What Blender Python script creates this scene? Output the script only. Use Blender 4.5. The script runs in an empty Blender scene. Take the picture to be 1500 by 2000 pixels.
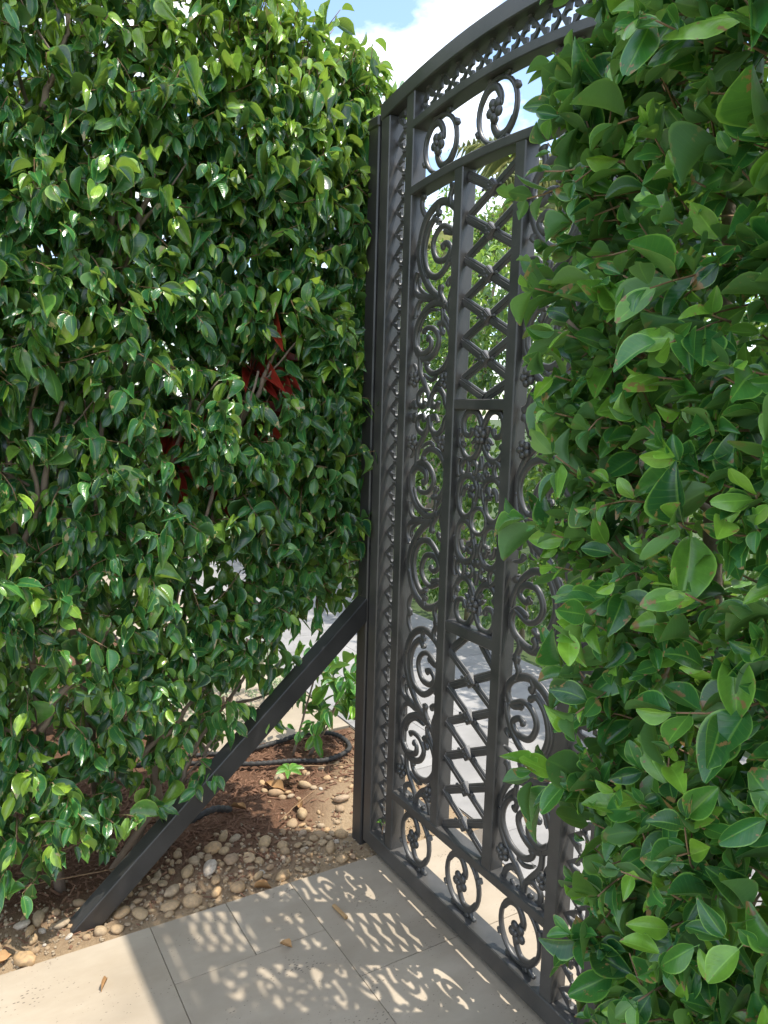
import bpy, bmesh, math, random
import numpy as np
from mathutils import Vector, Matrix, Quaternion, noise as mnoise

random.seed(7)
RNG = np.random.default_rng(11)
scene = bpy.context.scene
COL = scene.collection
R = math.radians

# ------------------------------------------------------------------ camera
# World frame: x runs along the gate from its hinge towards the near end, y is the far side of the gate, z up.
F_PX, PITCH, ROLL, TH = 1472.73, 0.130209, 0.028770, 1.0247327
G0 = np.array([-0.042231, 2.475490])
gx = np.array([math.cos(TH), -math.sin(TH)]); gn = np.array([math.sin(TH), math.cos(TH)])
def to_local(x, y):
    return np.array([x, y]) @ gx, np.array([x, y]) @ gn
fw = np.array([0, math.cos(PITCH), -math.sin(PITCH)]); up0 = np.array([0, math.sin(PITCH), math.cos(PITCH)]); rt0 = np.array([1.0, 0, 0])
c_, s_ = math.cos(ROLL), math.sin(ROLL)
rt = rt0 * c_ + up0 * s_; up = up0 * c_ - rt0 * s_
def loc3(v):
    a, b = to_local(v[0], v[1]); return np.array([a, b, v[2]])
FW, RT, UP = loc3(fw), loc3(rt), loc3(up)
cu, cv = to_local(-G0[0], -G0[1])
CAM = np.array([cu, cv, 1.5])
cam_data = bpy.data.cameras.new("camera"); cam = bpy.data.objects.new("camera", cam_data); COL.objects.link(cam)
cam_data.sensor_fit = 'VERTICAL'; cam_data.sensor_height = 24.0; cam_data.lens = F_PX / 2000.0 * 24.0
cam_data.clip_start = 0.02; cam_data.clip_end = 2000
cam.matrix_world = Matrix(((RT[0], UP[0], -FW[0], CAM[0]), (RT[1], UP[1], -FW[1], CAM[1]), (RT[2], UP[2], -FW[2], CAM[2]), (0, 0, 0, 1)))
scene.camera = cam

# ------------------------------------------------------------------ sky, sun, exposure
SUN = Vector((0.186, 0.331, 1.0)).normalized()
world = bpy.data.worlds.new("World"); scene.world = world; world.use_nodes = True
nt = world.node_tree; nt.nodes.clear()
def wn(t, **k):
    n = nt.nodes.new(t)
    for a, b in k.items(): setattr(n, a, b)
    return n
sky = wn('ShaderNodeTexSky', sky_type='NISHITA', sun_disc=False)
sky.sun_elevation = math.asin(SUN.z); sky.sun_rotation = math.atan2(SUN.x, SUN.y)
sky.air_density = 1.0; sky.dust_density = 0.6; sky.ozone_density = 1.2
tc = wn('ShaderNodeTexCoord'); sep = wn('ShaderNodeSeparateXYZ'); nt.links.new(tc.outputs['Generated'], sep.inputs[0])
addz = wn('ShaderNodeMath', operation='ADD'); addz.inputs[1].default_value = 0.22; nt.links.new(sep.outputs[2], addz.inputs[0])
mxz = wn('ShaderNodeMath', operation='MAXIMUM'); mxz.inputs[1].default_value = 0.08; nt.links.new(addz.outputs[0], mxz.inputs[0])
dx = wn('ShaderNodeMath', operation='DIVIDE'); dy = wn('ShaderNodeMath', operation='DIVIDE')
nt.links.new(sep.outputs[0], dx.inputs[0]); nt.links.new(mxz.outputs[0], dx.inputs[1])
nt.links.new(sep.outputs[1], dy.inputs[0]); nt.links.new(mxz.outputs[0], dy.inputs[1])
cmb = wn('ShaderNodeCombineXYZ'); nt.links.new(dx.outputs[0], cmb.inputs[0]); nt.links.new(dy.outputs[0], cmb.inputs[1]); nt.links.new(sep.outputs[2], cmb.inputs[2])
CLOUD = wn('ShaderNodeMapping'); CLOUD.inputs['Location'].default_value = (3.1, 1.7, 0.0)
nt.links.new(cmb.outputs[0], CLOUD.inputs[0])
nz = wn('ShaderNodeTexNoise'); nz.inputs['Scale'].default_value = 2.3; nz.inputs['Detail'].default_value = 7; nz.inputs['Roughness'].default_value = 0.55
nt.links.new(CLOUD.outputs[0], nz.inputs['Vector'])
cr = wn('ShaderNodeValToRGB'); cr.color_ramp.elements[0].position = 0.46; cr.color_ramp.elements[1].position = 0.60
nt.links.new(nz.outputs[0], cr.inputs[0])
mixc = wn('ShaderNodeMix', data_type='RGBA'); mixc.inputs['B'].default_value = (7.6, 7.8, 8.1, 1)
nt.links.new(cr.outputs[0], mixc.inputs['Factor']); nt.links.new(sky.outputs[0], mixc.inputs['A'])
bg = wn('ShaderNodeBackground'); bg.inputs['Strength'].default_value = 0.15
nt.links.new(mixc.outputs['Result'], bg.inputs['Color'])
wo = wn('ShaderNodeOutputWorld'); nt.links.new(bg.outputs[0], wo.inputs[0])

sun_d = bpy.data.lights.new("sun", 'SUN'); sun_d.energy = 2.4; sun_d.angle = R(0.53); sun_d.color = (1.0, 0.94, 0.83)
sun = bpy.data.objects.new("sun", sun_d); COL.objects.link(sun)
sun.rotation_mode = 'QUATERNION'; sun.rotation_quaternion = SUN.to_track_quat('Z', 'Y'); sun.location = (0, 0, 8)

vs = scene.view_settings; vs.view_transform = 'Standard'; vs.look = 'None'; vs.gamma = 1.0; vs.use_curve_mapping = False; vs.exposure = 1.2
scene.cycles.use_denoising = True
scene.cycles.max_bounces = 5; scene.cycles.diffuse_bounces = 3; scene.cycles.glossy_bounces = 2; scene.cycles.transmission_bounces = 2
scene.cycles.sample_clamp_indirect = 6.0

# ------------------------------------------------------------------ material helpers
class NT:
    def __init__(s, name):
        s.m = bpy.data.materials.new(name); s.m.use_nodes = True; s.t = s.m.node_tree; s.t.nodes.clear()
        s.out = s.n('ShaderNodeOutputMaterial')
    def n(s, t, **k):
        o = s.t.nodes.new(t)
        for a, b in k.items(): setattr(o, a, b)
        return o
    def l(s, a, b): s.t.links.new(a, b)
    def val(s, inp, v):
        if hasattr(v, 'default_value') or hasattr(v, 'is_linked'): s.l(v, inp)
        else: inp.default_value = v
    def math(s, op, a, b=0.0, c=None, clamp=False):
        o = s.n('ShaderNodeMath', operation=op, use_clamp=clamp); s.val(o.inputs[0], a); s.val(o.inputs[1], b)
        if c is not None: s.val(o.inputs[2], c)
        return o.outputs[0]
    def mix(s, f, a, b, blend='MIX'):
        o = s.n('ShaderNodeMix', data_type='RGBA', blend_type=blend); s.val(o.inputs['Factor'], f)
        for k, v in (('A', a), ('B', b)):
            if isinstance(v, tuple): o.inputs[k].default_value = v + (1,) if len(v) == 3 else v
            else: s.l(v, o.inputs[k])
        return o.outputs['Result']
    def noise(s, scale, detail=4, rough=0.5, vec=None, out=0):
        o = s.n('ShaderNodeTexNoise'); o.inputs['Scale'].default_value = scale; o.inputs['Detail'].default_value = detail; o.inputs['Roughness'].default_value = rough
        if vec is not None: s.l(vec, o.inputs['Vector'])
        return o.outputs[out]
    def ramp(s, f, stops, interp='LINEAR'):
        o = s.n('ShaderNodeValToRGB'); o.color_ramp.interpolation = interp; e = o.color_ramp.elements
        while len(e) < len(stops): e.new(0.5)
        for q, (p, c) in zip(e, stops):
            q.position = p; q.color = (c, c, c, 1) if not isinstance(c, tuple) else c + (1,)
        s.l(f, o.inputs[0]); return o.outputs[0]
    def bsdf(s, **k):
        o = s.n('ShaderNodeBsdfPrincipled')
        for a, v in k.items():
            a = a.replace('_', ' ')
            if isinstance(v, tuple): v = v + (1,) if len(v) == 3 else v
            s.val(o.inputs[a], v)
        return o
    def bump(s, h, strength=0.3, dist=0.01):
        o = s.n('ShaderNodeBump'); o.inputs['Strength'].default_value = strength; o.inputs['Distance'].default_value = dist
        s.l(h, o.inputs['Height']); return o.outputs[0]
    def done(s, sh):
        s.l(sh, s.out.inputs['Surface']); return s.m
    def pos(s): return s.n('ShaderNodeNewGeometry').outputs['Position']
    def obj(s): return s.n('ShaderNodeTexCoord').outputs['Object']
    def rnd(s): return s.n('ShaderNodeObjectInfo').outputs['Random']
    def attr(s, name, typ='GEOMETRY', out='Fac'):
        o = s.n('ShaderNodeAttribute', attribute_type=typ, attribute_name=name); return o.outputs[out]

def mat_paint(name, col, rough, dust, sheen=0.0):
    m = NT(name); p = m.pos()
    n1 = m.noise(9, 5, 0.6, p); n2 = m.noise(140, 3, 0.6, p)
    c = m.mix(m.ramp(n1, [(0.35, 0.0), (0.75, 1.0)]), col, dust)
    c = m.mix(m.ramp(n2, [(0.66, 0.0), (0.76, 0.5)]), c, tuple(min(1, x * 2.2 + .02) for x in dust))
    r = m.math('MULTIPLY_ADD', n1, 0.25, rough - 0.1)
    b = m.bsdf(Base_Color=c, Roughness=r, Specular_IOR_Level=0.9, Sheen_Weight=sheen, Sheen_Roughness=0.45, Sheen_Tint=(1.0, 0.94, 0.88), Normal=m.bump(m.noise(320, 2, 0.5, p), 0.12, 0.002))
    return m.done(b.outputs[0])

def mat_leaf(name, dark, mid, young, back, margin=0.0, rough=0.33, trans=0.28, spot=0.0, brown=(0.30, 0.17, 0.07)):
    m = NT(name)
    t = m.math('ADD', m.attr('tint'), m.attr('tint', 'OBJECT'))
    uvv = m.n('ShaderNodeSeparateXYZ'); m.l(m.attr('luv', 'GEOMETRY', 'Vector'), uvv.inputs[0])
    x, y = uvv.outputs[0], uvv.outputs[1]
    ay = m.math('ABSOLUTE', y)
    p = m.pos()
    c = m.ramp(t, [(0.0, dark), (0.55, mid), (0.80, tuple(0.55 * a + 0.45 * b for a, b in zip(mid, young))), (0.93, young), (1.0, tuple(1.15 * q for q in young))])
    n1 = m.noise(55, 3, 0.6, p)
    c = m.mix(m.math('MULTIPLY', m.ramp(n1, [(0.3, 0.0), (0.7, 1.0)]), 0.35), c, tuple(0.6 * a for a in dark))
    # midrib and side veins
    rib = m.ramp(ay, [(0.03, 1.0), (0.085, 0.0)])
    c = m.mix(m.math('MULTIPLY', rib, 0.30), c, tuple(min(1, a * 1.5 + 0.03) for a in young))
    vein_w = m.n('ShaderNodeMath', operation='SINE'); m.l(m.math('MULTIPLY_ADD', x, 60.0, m.math('MULTIPLY', ay, -14.0)), vein_w.inputs[0])
    vein = m.ramp(vein_w.outputs[0], [(0.75, 0.0), (1.0, 1.0)])
    c = m.mix(m.math('MULTIPLY', vein, 0.10), c, young)
    if margin > 0:
        c = m.mix(m.math('MULTIPLY', m.ramp(ay, [(0.88, 0.0), (0.97, 1.0)]), margin), c, tuple(min(1, a * 1.4 + 0.05) for a in young))
    if spot > 0:
        n2 = m.noise(38, 4, 0.65, p)
        tip = m.math('ADD', n2, m.math('MULTIPLY', m.math('MAXIMUM', m.math('MULTIPLY', x, x), m.math('MULTIPLY', ay, 0.55)), 0.12))
        sp = m.ramp(tip, [(0.74 - spot, 0.0), (0.765 - spot, 1.0)])
        c = m.mix(sp, c, brown)
    bf = m.n('ShaderNodeNewGeometry').outputs['Backfacing']
    c = m.mix(m.math('MULTIPLY', bf, 0.6), c, back)
    hb = m.math('ADD', m.math('MULTIPLY', rib, -0.6), m.math('MULTIPLY', vein, -0.25))
    nb = m.bump(m.math('ADD', hb, m.math('MULTIPLY', n1, 0.5)), 0.25, 0.002)
    b = m.bsdf(Base_Color=c, Roughness=m.math('MULTIPLY_ADD', bf, 0.25, rough), Specular_IOR_Level=0.7, Normal=nb)
    tr = m.n('ShaderNodeBsdfTranslucent')
    m.l(m.mix(0.6, c, tuple(min(1, a * 2.3) for a in young)), tr.inputs['Color'])
    ms = m.n('ShaderNodeMixShader'); ms.inputs[0].default_value = trans
    m.l(b.outputs[0], ms.inputs[1]); m.l(tr.outputs[0], ms.inputs[2])
    return m.done(ms.outputs[0])

def mat_bark(name, c1, c2):
    m = NT(name); p = m.pos()
    n = m.noise(40, 5, 0.65, p)
    b = m.bsdf(Base_Color=m.mix(n, c1, c2), Roughness=0.85, Normal=m.bump(m.noise(160, 4, 0.6, p), 0.5, 0.004))
    return m.done(b.outputs[0])

def mat_travertine(name, base, light, pits=True):
    m = NT(name); p = m.pos(); r = m.rnd()
    mp = m.n('ShaderNodeMapping'); mp.inputs['Scale'].default_value = (1.0, 0.45, 1.0); m.l(p, mp.inputs[0])
    off = m.n('ShaderNodeVectorMath', operation='ADD'); m.l(mp.outputs[0], off.inputs[0]); m.l(m.math('MULTIPLY', r, 13.0), off.inputs[1])
    v = off.outputs[0]
    n1 = m.noise(7, 6, 0.6, v); n2 = m.noise(45, 4, 0.6, v); n3 = m.noise(3, 3, 0.5, p)
    c = m.mix(m.ramp(n1, [(0.35, 0.0), (0.68, 1.0)]), base, light)
    c = m.mix(m.math('MULTIPLY', n2, 0.35), c, tuple(0.75 * a for a in base))
    c = m.mix(m.math('MULTIPLY', r, 0.35, clamp=True), c, tuple(0.7 * a for a in base))
    c = m.mix(m.ramp(n3, [(0.48, 0.0), (0.72, 0.38)]), c, tuple(0.5 * a for a in base))
    h = m.math('MULTIPLY', n2, 0.35)
    if pits:
        vo = m.n('ShaderNodeTexVoronoi'); vo.inputs['Scale'].default_value = 150; m.l(v, vo.inputs['Vector'])
        cl = m.noise(11, 3, 0.6, v)
        rad = m.ramp(cl, [(0.46, 0.03), (0.74, 0.33)])
        pit = m.math('LESS_THAN', vo.outputs['Distance'], rad)
        c = m.mix(m.math('MULTIPLY', pit, 0.75), c, (0.09, 0.075, 0.06))
        h = m.math('SUBTRACT', h, m.math('MULTIPLY', pit, 1.2))
    b = m.bsdf(Base_Color=c, Roughness=0.72, Specular_IOR_Level=0.3, Normal=m.bump(h, 0.35, 0.004))
    return m.done(b.outputs[0])

def mat_soil(name):
    m = NT(name); p = m.pos()
    n1 = m.noise(6, 6, 0.65, p); n2 = m.noise(90, 5, 0.7, p); n3 = m.noise(420, 2, 0.5, p)
    sx = m.n('ShaderNodeSeparateXYZ'); m.l(p, sx.inputs[0])
    # sandy near the tiles, reddish brown mulch soil farther back
    edge = m.math('ADD', m.math('MULTIPLY_ADD', sx.outputs[0], 3.6, 0.75), m.math('MULTIPLY_ADD', n1, 1.2, -0.6))
    edge = m.math('ADD', edge, m.math('MAXIMUM', m.math('MULTIPLY_ADD', sx.outputs[1], 4.0, 0.9), 0.0), clamp=True)
    sand = m.mix(n2, (0.32, 0.22, 0.13), (0.56, 0.42, 0.27)); mul = m.mix(n2, (0.065, 0.036, 0.023), (0.27, 0.145, 0.09))
    c = m.mix(edge, mul, sand)
    c = m.mix(m.ramp(n3, [(0.62, 0.0), (0.7, 0.6)]), c, (0.42, 0.35, 0.27))
    b = m.bsdf(Base_Color=c, Roughness=0.95, Specular_IOR_Level=0.1, Normal=m.bump(m.math('ADD', n2, m.math('MULTIPLY', n3, 0.5)), 0.9, 0.012))
    return m.done(b.outputs[0])

def mat_stone(name):
    m = NT(name); o = m.obj(); r = m.rnd()
    v = m.n('ShaderNodeVectorMath', operation='ADD'); m.l(o, v.inputs[0]); m.l(m.math('MULTIPLY', r, 31.0), v.inputs[1])
    n1 = m.noise(3.0, 5, 0.6, v.outputs[0]); n2 = m.noise(24, 4, 0.6, v.outputs[0])
    base = m.ramp(m.attr('shade', 'OBJECT'), [(0.0, (0.34, 0.22, 0.12)), (0.3, (0.50, 0.34, 0.17)), (0.5, (0.42, 0.32, 0.21)), (0.7, (0.58, 0.36, 0.16)), (0.88, (0.38, 0.23, 0.12)), (1.0, (0.66, 0.61, 0.53))])
    c = m.mix(m.ramp(n1, [(0.4, 0.0), (0.7, 0.7)]), base, (0.20, 0.13, 0.08))
    c = m.mix(m.math('MULTIPLY', n2, 0.4), c, (0.55, 0.45, 0.33))
    b = m.bsdf(Base_Color=c, Roughness=0.7, Specular_IOR_Level=0.35, Normal=m.bump(n2, 0.4, 0.003))
    return m.done(b.outputs[0])

def mat_simple(name, c1, c2, scale=60, rough=0.8, bump=0.3, spec=0.3):
    m = NT(name); p = m.pos(); n = m.noise(scale, 4, 0.6, p)
    b = m.bsdf(Base_Color=m.mix(n, c1, c2), Roughness=rough, Specular_IOR_Level=spec, Normal=m.bump(n, bump, 0.003))
    return m.done(b.outputs[0])

M = {}
M['gate'] = mat_paint('gate_paint', (0.030, 0.030, 0.029), 0.42, (0.075, 0.069, 0.063), 0.10)
M['post'] = mat_paint('post_paint', (0.014, 0.014, 0.015), 0.42, (0.034, 0.032, 0.031), 0.12)
M['leafL'] = mat_leaf('glossy_leaf', (0.008, 0.060, 0.030), (0.042, 0.200, 0.052), (0.30, 0.48, 0.05), (0.07, 0.17, 0.06), 0.35, 0.22, 0.20, 0.060, (0.42, 0.34, 0.16))
M['leafR'] = mat_leaf('broad_leaf', (0.012, 0.085, 0.028), (0.052, 0.215, 0.044), (0.25, 0.48, 0.05), (0.09, 0.19, 0.07), 0.50, 0.27, 0.18, 0.066)
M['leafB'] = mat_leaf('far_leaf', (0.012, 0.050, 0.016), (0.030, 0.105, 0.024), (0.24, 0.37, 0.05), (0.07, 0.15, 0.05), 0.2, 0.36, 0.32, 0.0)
M['leafV'] = mat_leaf('variegated_leaf', (0.10, 0.20, 0.07), (0.22, 0.34, 0.14), (0.55, 0.60, 0.38), (0.25, 0.33, 0.2), 1.0, 0.4, 0.3, 0.0)
M['leafT'] = mat_leaf('red_leaf', (0.16, 0.015, 0.02), (0.42, 0.03, 0.025), (0.65, 0.10, 0.03), (0.25, 0.03, 0.03), 0.3, 0.35, 0.35, 0.0)
M['leafP'] = mat_leaf('palm_leaf', (0.10, 0.14, 0.04), (0.20, 0.24, 0.08), (0.42, 0.42, 0.16), (0.2, 0.24, 0.1), 0.0, 0.45, 0.3, 0.0)
M['bark'] = mat_bark('bark', (0.16, 0.115, 0.085), (0.33, 0.25, 0.185))
M['twig'] = mat_bark('twig_bark', (0.20, 0.115, 0.06), (0.36, 0.23, 0.13))
M['tile'] = mat_travertine('travertine', (0.425, 0.350, 0.262), (0.52, 0.445, 0.350))
M['grout'] = mat_simple('grout', (0.13, 0.11, 0.09), (0.22, 0.19, 0.16), 120)
M['paver'] = mat_travertine('grey_paver', (0.30, 0.29, 0.285), (0.42, 0.405, 0.395), False)
M['soil'] = mat_soil('soil')
M['lawn'] = mat_simple('lawn', (0.03, 0.06, 0.02), (0.09, 0.12, 0.04), 9, 0.95)
M['stone'] = mat_stone('river_stone')
M['mulch'] = mat_simple('mulch_chip', (0.08, 0.04, 0.024), (0.36, 0.20, 0.125), 25, 0.9)
M['gravel'] = mat_simple('gravel_grit', (0.22, 0.16, 0.10), (0.55, 0.45, 0.32), 45, 0.8)
M['dry'] = mat_simple('dry_leaf', (0.30, 0.15, 0.06), (0.52, 0.33, 0.16), 50, 0.75)
M['hose'] = mat_simple('hose_rubber', (0.025, 0.025, 0.026), (0.07, 0.066, 0.062), 40, 0.6)
M['wood'] = mat_simple('cut_wood', (0.36, 0.21, 0.09), (0.52, 0.34, 0.17), 80, 0.7)

# ------------------------------------------------------------------ object helpers
def link(o, parent=None):
    COL.objects.link(o)
    if parent is not None: o.parent = parent
    return o
def tag(o, label=None, cat=None, group=None, kind=None):
    if label: o['label'] = label
    if cat: o['category'] = cat
    if group: o['group'] = group
    if kind: o['kind'] = kind
    return o
def empty(name, loc=(0, 0, 0), **k):
    o = bpy.data.objects.new(name, None); o.location = loc; o.empty_display_size = 0.1; link(o); return tag(o, **k)
def mesh_from(name, V, Fs, mat, smooth=True):
    me = bpy.data.meshes.new(name); me.from_pydata([tuple(v) for v in V], [], [tuple(f) for f in Fs]); me.materials.append(mat)
    if smooth: me.polygons.foreach_set('use_smooth', [True] * len(me.polygons))
    me.update(); return me
def add(name, me, parent=None, loc=(0, 0, 0), rot=(0, 0, 0), scale=(1, 1, 1)):
    o = bpy.data.objects.new(name, me); o.location = loc; o.rotation_euler = rot; o.scale = scale
    return link(o, parent)
def bm_mesh(name, bm, mat, smooth=False):
    me = bpy.data.meshes.new(name); bm.to_mesh(me); bm.free(); me.materials.append(mat)
    if smooth: me.polygons.foreach_set('use_smooth', [True] * len(me.polygons))
    return me
def box_mesh(name, lo, hi, mat, bevel=0.003, seg=1):
    bm = bmesh.new(); bmesh.ops.create_cube(bm, size=1.0)
    for v in bm.verts:
        for i in range(3): v.co[i] = lo[i] if v.co[i] < 0 else hi[i]
    if bevel: bmesh.ops.bevel(bm, geom=bm.edges[:] , offset=bevel, segments=seg, affect='EDGES', profile=0.5)
    return bm_mesh(name, bm, mat)
def catmull(P, n=6):
    P = [np.array(p, float) for p in P]
    Q = [2 * P[0] - P[1]] + P + [2 * P[-1] - P[-2]]
    out = []
    for i in range(1, len(Q) - 2):
        a, b, c, d = Q[i - 1:i + 3]
        for k in range(n):
            t = k / n
            out.append(0.5 * ((2 * b) + (-a + c) * t + (2 * a - 5 * b + 4 * c - d) * t * t + (-a + 3 * b - 3 * c + d) * t ** 3))
    out.append(P[-1]); return np.array(out)
def sweep_planar(P, W, D, y0=0.0, sides=8, closed=False):
    """P: Nx2 path in the gate plane (x,z). W, D: half width in the plane, half depth across it."""
    P = np.asarray(P, float); N = len(P)
    if closed: T = np.roll(P, -1, 0) - np.roll(P, 1, 0)
    else: T = np.gradient(P, axis=0)
    T /= np.linalg.norm(T, axis=1)[:, None] + 1e-9
    Nn = np.stack([-T[:, 1], T[:, 0]], 1)
    W = np.broadcast_to(W, N); D = np.broadcast_to(D, N)
    V = []; Fs = []
    for i in range(N):
        for k in range(sides):
            a = 2 * math.pi * (k + 0.5) / sides
            ca, sa = math.cos(a), math.sin(a)
            ca = math.copysign(abs(ca) ** 0.75, ca); sa = math.copysign(abs(sa) ** 0.75, sa)
            q = P[i] + Nn[i] * W[i] * ca
            V.append((q[0], y0 + D[i] * sa, q[1]))
    rings = N if closed else N - 1
    for i in range(rings):
        j = (i + 1) % N
        for k in range(sides):
            l = (k + 1) % sides
            Fs.append((i * sides + k, i * sides + l, j * sides + l, j * sides + k))
    if not closed:
        Fs.append(tuple(range(sides))); Fs.append(tuple(reversed(range((N - 1) * sides, N * sides))))
    return V, Fs
def tube(P, Rad, sides=6):
    P = np.asarray(P, float); N = len(P); Rad = np.broadcast_to(Rad, N)
    T = np.gradient(P, axis=0); T /= np.linalg.norm(T, axis=1)[:, None] + 1e-9
    ref = np.array([0.31, 0.52, 0.79]); V = []; Fs = []
    for i in range(N):
        a = np.cross(T[i], ref); a /= np.linalg.norm(a) + 1e-9; b = np.cross(T[i], a)
        for k in range(sides):
            t = 2 * math.pi * k / sides
            V.append(P[i] + Rad[i] * (a * math.cos(t) + b * math.sin(t)))
    for i in range(N - 1):
        for k in range(sides):
            l = (k + 1) % sides
            Fs.append((i * sides + k, i * sides + l, (i + 1) * sides + l, (i + 1) * sides + k))
    Fs.append(tuple(reversed(range(sides)))); Fs.append(tuple(range((N - 1) * sides, N * sides)))
    return V, Fs
def join(parts):
    V, Fs = [], []
    for v, f in parts:
        o = len(V); V += [tuple(q) for q in v]; Fs += [tuple(i + o for i in q) for q in f]
    return V, Fs

# ------------------------------------------------------------------ ground, walkway, driveway
def grid_mesh(name, x0, x1, y0, y1, nx, ny, fz, mat):
    V = []; Fs = []
    for j in range(ny + 1):
        for i in range(nx + 1):
            x = x0 + (x1 - x0) * i / nx; y = y0 + (y1 - y0) * j / ny
            V.append((x, y, fz(x, y)))
    for j in range(ny):
        for i in range(nx):
            a = j * (nx + 1) + i; Fs.append((a, a + 1, a + nx + 2, a + nx + 1))
    return mesh_from(name, V, Fs, mat)
g = add('ground', grid_mesh('ground', -300, 300, -300, 300, 8, 8, lambda x, y: -0.09, M['lawn'])); tag(g, kind='structure')
def bed_z(x, y):
    a = mnoise.noise((x * 4, y * 4, 0)) * 0.022 + mnoise.noise((x * 14, y * 14, 3)) * 0.009
    e = min(1.0, max(0.0, (0.10 - x) / 0.22))
    return -0.016 + e * (0.012 + a) + (1 - e) * 0.25 * a
bed = add('planting_bed', grid_mesh('planting_bed', -0.90, 0.105, -3.2, 0.44, 90, 300, bed_z, M['soil'])); tag(bed, kind='structure')

def tiles(root, rects, mat, z1=0.0, th=0.03, name='tile', gap=0.0009, bev=0.0012):
    for (x0, x1, y0, y1) in rects:
        dz = RNG.uniform(-0.0008, 0.0008)
        cx, cy = (x0 + x1) / 2, (y0 + y1) / 2
        me = box_mesh(name, (x0 - cx + gap, y0 - cy + gap, -th), (x1 - cx - gap, y1 - cy - gap, 0), mat, bev)
        add(name, me, root, (cx, cy, z1 + dz))
walk = add('walkway', box_mesh('walkway', (0.088, -3.2, -0.06), (4.2, 0.362, -0.006), M['grout'], 0)); tag(walk, kind='structure')
rects = [(0.08, 0.335, -0.755, -0.527), (0.08, 0.335, -0.527, -0.314), (0.335, 0.95, -0.755, -0.314), (0.08, 0.545, -0.314, 0.075), (0.545, 1.01, -0.314, 0.075),
         (0.08, 0.70, -1.365, -0.755), (0.70, 1.31, -1.365, -0.755), (0.95, 1.56, -0.755, -0.314), (1.01, 1.62, -0.314, 0.075), (1.56, 2.17, -0.755, -0.314), (1.62, 2.23, -0.314, 0.075), (2.17, 2.78, -0.755, -0.314), (2.23, 2.84, -0.314, 0.075),
         (0.08, 0.55, 0.075, 0.36), (0.55, 1.16, 0.075, 0.36), (1.16, 1.77, 0.075, 0.36), (1.77, 2.38, 0.075, 0.36), (2.38, 2.99, 0.075, 0.36)]
x = 1.31
while x < 3.5: rects.append((x, x + 0.61, -1.365, -0.755)); x += 0.61
for r_, y in enumerate((-1.975, -2.585, -3.195)):
    x = 0.08
    while x < 3.8: rects.append((x, x + 0.61, y, y + 0.61)); x += 0.61
tiles(walk, rects, M['tile'])
bk = add('rear_bed', grid_mesh('rear_bed', -6.0, -0.89, -3.2, -0.246, 60, 40, lambda x, y: -0.02 + 0.02 * mnoise.noise((x * 5, y * 5, 1)), M['soil'])); tag(bk, kind='structure')
court = add('courtyard', box_mesh('courtyard', (-6.0, -0.24, -0.06), (-0.915, 0.44, -0.006), M['grout'], 0)); tag(court, kind='structure')
rects = []
y = 0.44; k = 0
while y > -0.1:
    x = -0.91 - (0.3 if k % 2 else 0.0)
    if k % 2: rects.append((x, -0.91, y - 0.34, y))
    while x > -5.4: rects.append((x - 0.61, x, y - 0.34, y)); x -= 0.61
    y -= 0.34; k += 1
tiles(court, rects, M['tile'])
drive = add('driveway', box_mesh('driveway', (-6.2, 0.366 + 0.08, -0.06), (4.2, 1.80, -0.008), M['grout'], 0)); tag(drive, kind='structure')
add('driveway_edge', box_mesh('driveway_edge', (0.11, 0.364, -0.06), (2.6, 0.445, -0.009), M['grout'], 0), drive)
rects = []
y = 0.45; k = 0
while y < 1.75:
    x = 4.1 - (0.28 if k % 2 else 0)
    while x > -6.0: rects.append((x - 0.56, x, y, y + 0.285)); x -= 0.56
    y += 0.285; k += 1
x = 2.5
while x > 0.3: rects.append((x - 0.56, x, 0.364, 0.45)); x -= 0.56
tiles(drive, rects, M['paver'], -0.002)

# ------------------------------------------------------------------ gate
GZ = 0.014
gate = empty('gate', (0, 0, GZ), label='tall dark metal gate with scrollwork and diagonal lattice under an arched top', cat='gate')
W_, CX = 1.07, 0.535
GM = M['gate']
def bar(name, x0, x1, y0, y1, z0, z1, bev=0.003):
    cx = (x0 + x1) / 2
    return add(name, box_mesh(name, (x0 - cx, y0, 0), (x1 - cx, y1, z1 - z0), GM, bev), gate, (cx, 0, z0))
def arch_z(x, zend, rise, half=CX): return zend + rise * (1 - ((x - CX) / half) ** 2)
def arch_rail(name, x0, x1, y0, y1, zb, zt, rise, half=CX, n=22):
    V = []; Fs = []; b = 0.003
    for i in range(n + 1):
        x = x0 + (x1 - x0) * i / n; dz = arch_z(x, 0, rise, half)
        lo, hi = zb + dz, zt + dz
        for (yy, zz) in ((y0 + b, lo), (y1 - b, lo), (y1, lo + b), (y1, hi - b), (y1 - b, hi), (y0 + b, hi), (y0, hi - b), (y0, lo + b)):
            V.append((x, yy, zz))
    for i in range(n):
        for k in range(8):
            l = (k + 1) % 8; Fs.append((i * 8 + k, (i + 1) * 8 + k, (i + 1) * 8 + l, i * 8 + l))
    Fs.append(tuple(range(8))); Fs.append(tuple(reversed(range(n * 8, n * 8 + 8))))
    return add(name, mesh_from(name, V, Fs, GM, False), gate)
ST = [(0.0, 0.050), (0.140, 0.182), (0.391, 0.430), (0.640, 0.679), (0.888, 0.930), (1.020, 1.070)]
for i, (a, b) in enumerate(ST):
    if i in (0, 5): bar('outer_stile', a, b, 0.0, 0.062, 0.0, arch_z(b if i == 0 else a, 2.400, 0.05) - 0.02)
    elif i in (1, 4): bar('stile', a, b, 0.002, 0.052, 0.056, arch_z((a + b) / 2, 2.386, 0.055) + 0.004)
    else: bar('stile', a, b, 0.003, 0.050, 0.240, arch_z((a + b) / 2, 2.128, 0.022, 0.36) + 0.004)
bar('bottom_rail', 0.046, 1.024, -0.0015, 0.0600, 0.0, 0.058)
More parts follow.
